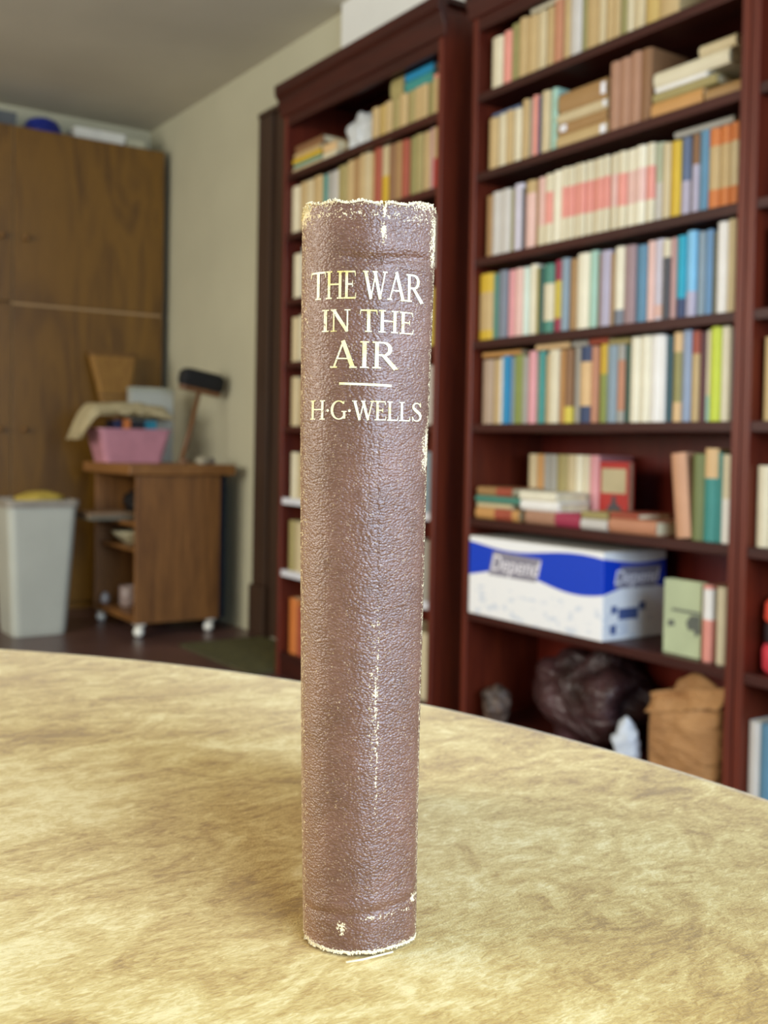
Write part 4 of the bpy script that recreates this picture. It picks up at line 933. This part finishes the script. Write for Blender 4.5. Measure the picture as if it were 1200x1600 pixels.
# ---- gilt lettering: roman capitals built from strokes, laid on the leather
def ST(*p): return ('st', p)
def serif(x, y, w=.30): return ('st', ((x-w/2, y, .055), (x+w/2, y, .055)))
def stem(x, w=.14, s0=True, s1=True, sw=.32):
    out = [ST((x, .02, w), (x, .98, w))]
    if s0: out.append(serif(x, .028, sw))
    if s1: out.append(serif(x, .972, sw))
    return out
def arc(cx, cy, rx, ry, a0, a1, wmin, wmax, peak, n=18):
    pts = []
    for k in range(n+1):
        a = math.radians(a0+(a1-a0)*k/n); wv_ = wmin+(wmax-wmin)*abs(math.cos(a-math.radians(peak)))**1.6
        pts.append((cx+rx*math.cos(a), cy+ry*math.sin(a), wv_))
    return ('st', tuple(pts))
GLYPH = {
 'T': (.82, stem(.41, .15, True, False) + [ST((.03, .965, .07), (.79, .965, .07)), ST((.05, .99, .05), (.02, .78, .03)), ST((.77, .99, .05), (.80, .78, .03))]),
 'H': (.92, stem(.17) + stem(.75) + [ST((.17, .52, .06), (.75, .52, .06))]),
 'E': (.70, stem(.17) + [ST((.17, .968, .06), (.60, .968, .06)), ST((.17, .52, .06), (.48, .52, .06)), ST((.17, .032, .06), (.63, .032, .06)), ST((.59, .99, .05), (.62, .80, .03)), ST((.47, .62, .04), (.47, .42, .04)), ST((.62, .01, .05), (.66, .22, .03))]),
 'W': (1.28, [ST((.14, .98, .16), (.44, .0, .15)), ST((.43, .02, .07), (.68, .98, .07)), ST((.62, .98, .16), (.92, .0, .15)), ST((.91, .02, .07), (1.15, .98, .07)), serif(.14, .972, .30), serif(.63, .972, .26), serif(1.15, .972, .24)]),
 'A': (.96, [ST((.13, .02, .07), (.47, 1.0, .07)), ST((.45, 1.02, .15), (.82, .02, .16)), ST((.25, .35, .055), (.69, .35, .055)), serif(.12, .028, .26), serif(.83, .028, .28)]),
 'R': (.92, stem(.17) + [ST((.17, .968, .06), (.40, .968, .07)), arc(.40, .73, .25, .235, 90, -90, .07, .15, 0), ST((.17, .50, .06), (.40, .495, .07)), ST((.40, .50, .13), (.86, .0, .16)), ST((.80, .04, .10), (.95, .01, .03))]),
 'I': (.36, stem(.18, .15)),
 'N': (.98, [ST((.17, .02, .07), (.17, .98, .07)), ST((.15, .98, .16), (.80, .02, .15)), ST((.80, .0, .07), (.80, .98, .07)), serif(.15, .972, .26), serif(.17, .028, .28), serif(.80, .972, .28)]),
 'G': (.96, [arc(.50, .5, .40, .465, 48, 318, .06, .16, 180, 26), ST((.81, .06, .14), (.81, .42, .14)), serif(.80, .43, .30), ST((.78, .82, .05), (.80, .99, .03))]),
 'L': (.70, stem(.17) + [ST((.17, .032, .06), (.62, .032, .06)), ST((.61, .01, .05), (.66, .24, .03))]),
 'S': (.68, [('st', ((.56, .80, .05), (.50, .91, .06), (.38, .965, .06), (.24, .94, .08), (.145, .84, .12), (.15, .71, .14), (.26, .60, .16), (.40, .51, .17), (.52, .41, .16), (.575, .29, .14), (.555, .15, .11), (.45, .05, .07), (.31, .03, .06), (.18, .08, .06), (.12, .20, .05))), ST((.56, .99, .03), (.57, .76, .06)), ST((.11, .0, .03), (.10, .25, .06))]),
 '.': (.30, [('st', ((.07, .47, .02), (.09, .47, .10), (.15, .47, .15), (.21, .47, .10), (.23, .47, .02)))]),
 ' ': (.30, []),
}
def letters(text, x0, x1, z0, z1, name, mat, track=.02):
    mb = MB(); tot = sum(GLYPH[ch][0]+track for ch in text)-track; kx = (x1-x0)/tot; kz = z1-z0; pen = 0
    random.seed(hash(len(text)))
    def P(x, z):
        X = x0-R0+x*kx; Z = z0+z*kz; a, b = Lx(Z), Rx(Z); s = (X-a)/(b-a)
        return (X, surf(s, Z)-.00016, Z)
    layer = 0
    for ch in text:
        wd, strokes = GLYPH[ch]
        for kind, pts in strokes:
            # resample
            fine = []
            for p, q in zip(pts, pts[1:]):
                n = max(1, int(math.hypot(q[0]-p[0], q[1]-p[1])/.10))
                fine += [tuple(p[i]+(q[i]-p[i])*k/n for i in range(3)) for k in range(n)]
            fine.append(pts[-1]); vs = []; layer += 1
            for i, p in enumerate(fine):
                a, b = fine[max(i-1, 0)], fine[min(i+1, len(fine)-1)]
                tx, tz = b[0]-a[0], b[1]-a[1]; L = math.hypot(tx, tz) or 1; nx, nz_ = -tz/L, tx/L
                for sgn in (1, 0, -1):
                    v = P(pen+p[0]+nx*p[2]/2*sgn, p[1]+nz_*p[2]/2*sgn); vs.append((v[0], v[1]-.000004*(layer % 5), v[2]))
            fs = []
            for i in range(len(fine)-1):
                k = i*3; fs += [(k, k+1, k+4, k+3), (k+1, k+2, k+5, k+4)]
            mb.add(vs, fs)
        pen += wd+track
    return mb.build(name, mat, bkroot, fix=False)
g = Nodes('worn_gilt', .45, .05, .6)
co = g.coord()
wear = g.smooth(g.noise(co, 1100, 3, .65), .60, .68)
tone = g.ramp(g.noise(co, 160, 3), [(.35, 'EBD27C'), (.62, 'FBF3CC')])
g.color(g.mix(g.math('MULTIPLY', wear, .85), tone, lin('7A5848')))
g.bump(g.noise(co, 1400, 3), .0002, .6)
GILT = g.m
letters('THE WAR', -.0192, .0090, .1637, .1706, 'title_lettering', GILT, .0)
letters('IN THE', -.0162, .0069, .1556, .1611, 'title_lettering', GILT, .04)
letters('AIR', -.0138, .0028, .1467, .1533, 'title_lettering', GILT, .10)
letters('H.G.WELLS', -.0189, .0094, .1339, .1387, 'author_lettering', GILT, .0)
mb = MB(); vs = []
for k in range(31):
    x = -.0115+.0130*k/30-R0
    for dz in (.0003, -.0003):
        Z = .14285-.0003*k/30+dz; s = (x-Lx(Z))/(Rx(Z)-Lx(Z)); vs.append((x, surf(s, Z)-.00016, Z))
mb.add(vs, [(2*k, 2*k+1, 2*k+3, 2*k+2) for k in range(30)]).build('gilt_rule', GILT, bkroot, fix=False)
bpy.context.view_layer.update()
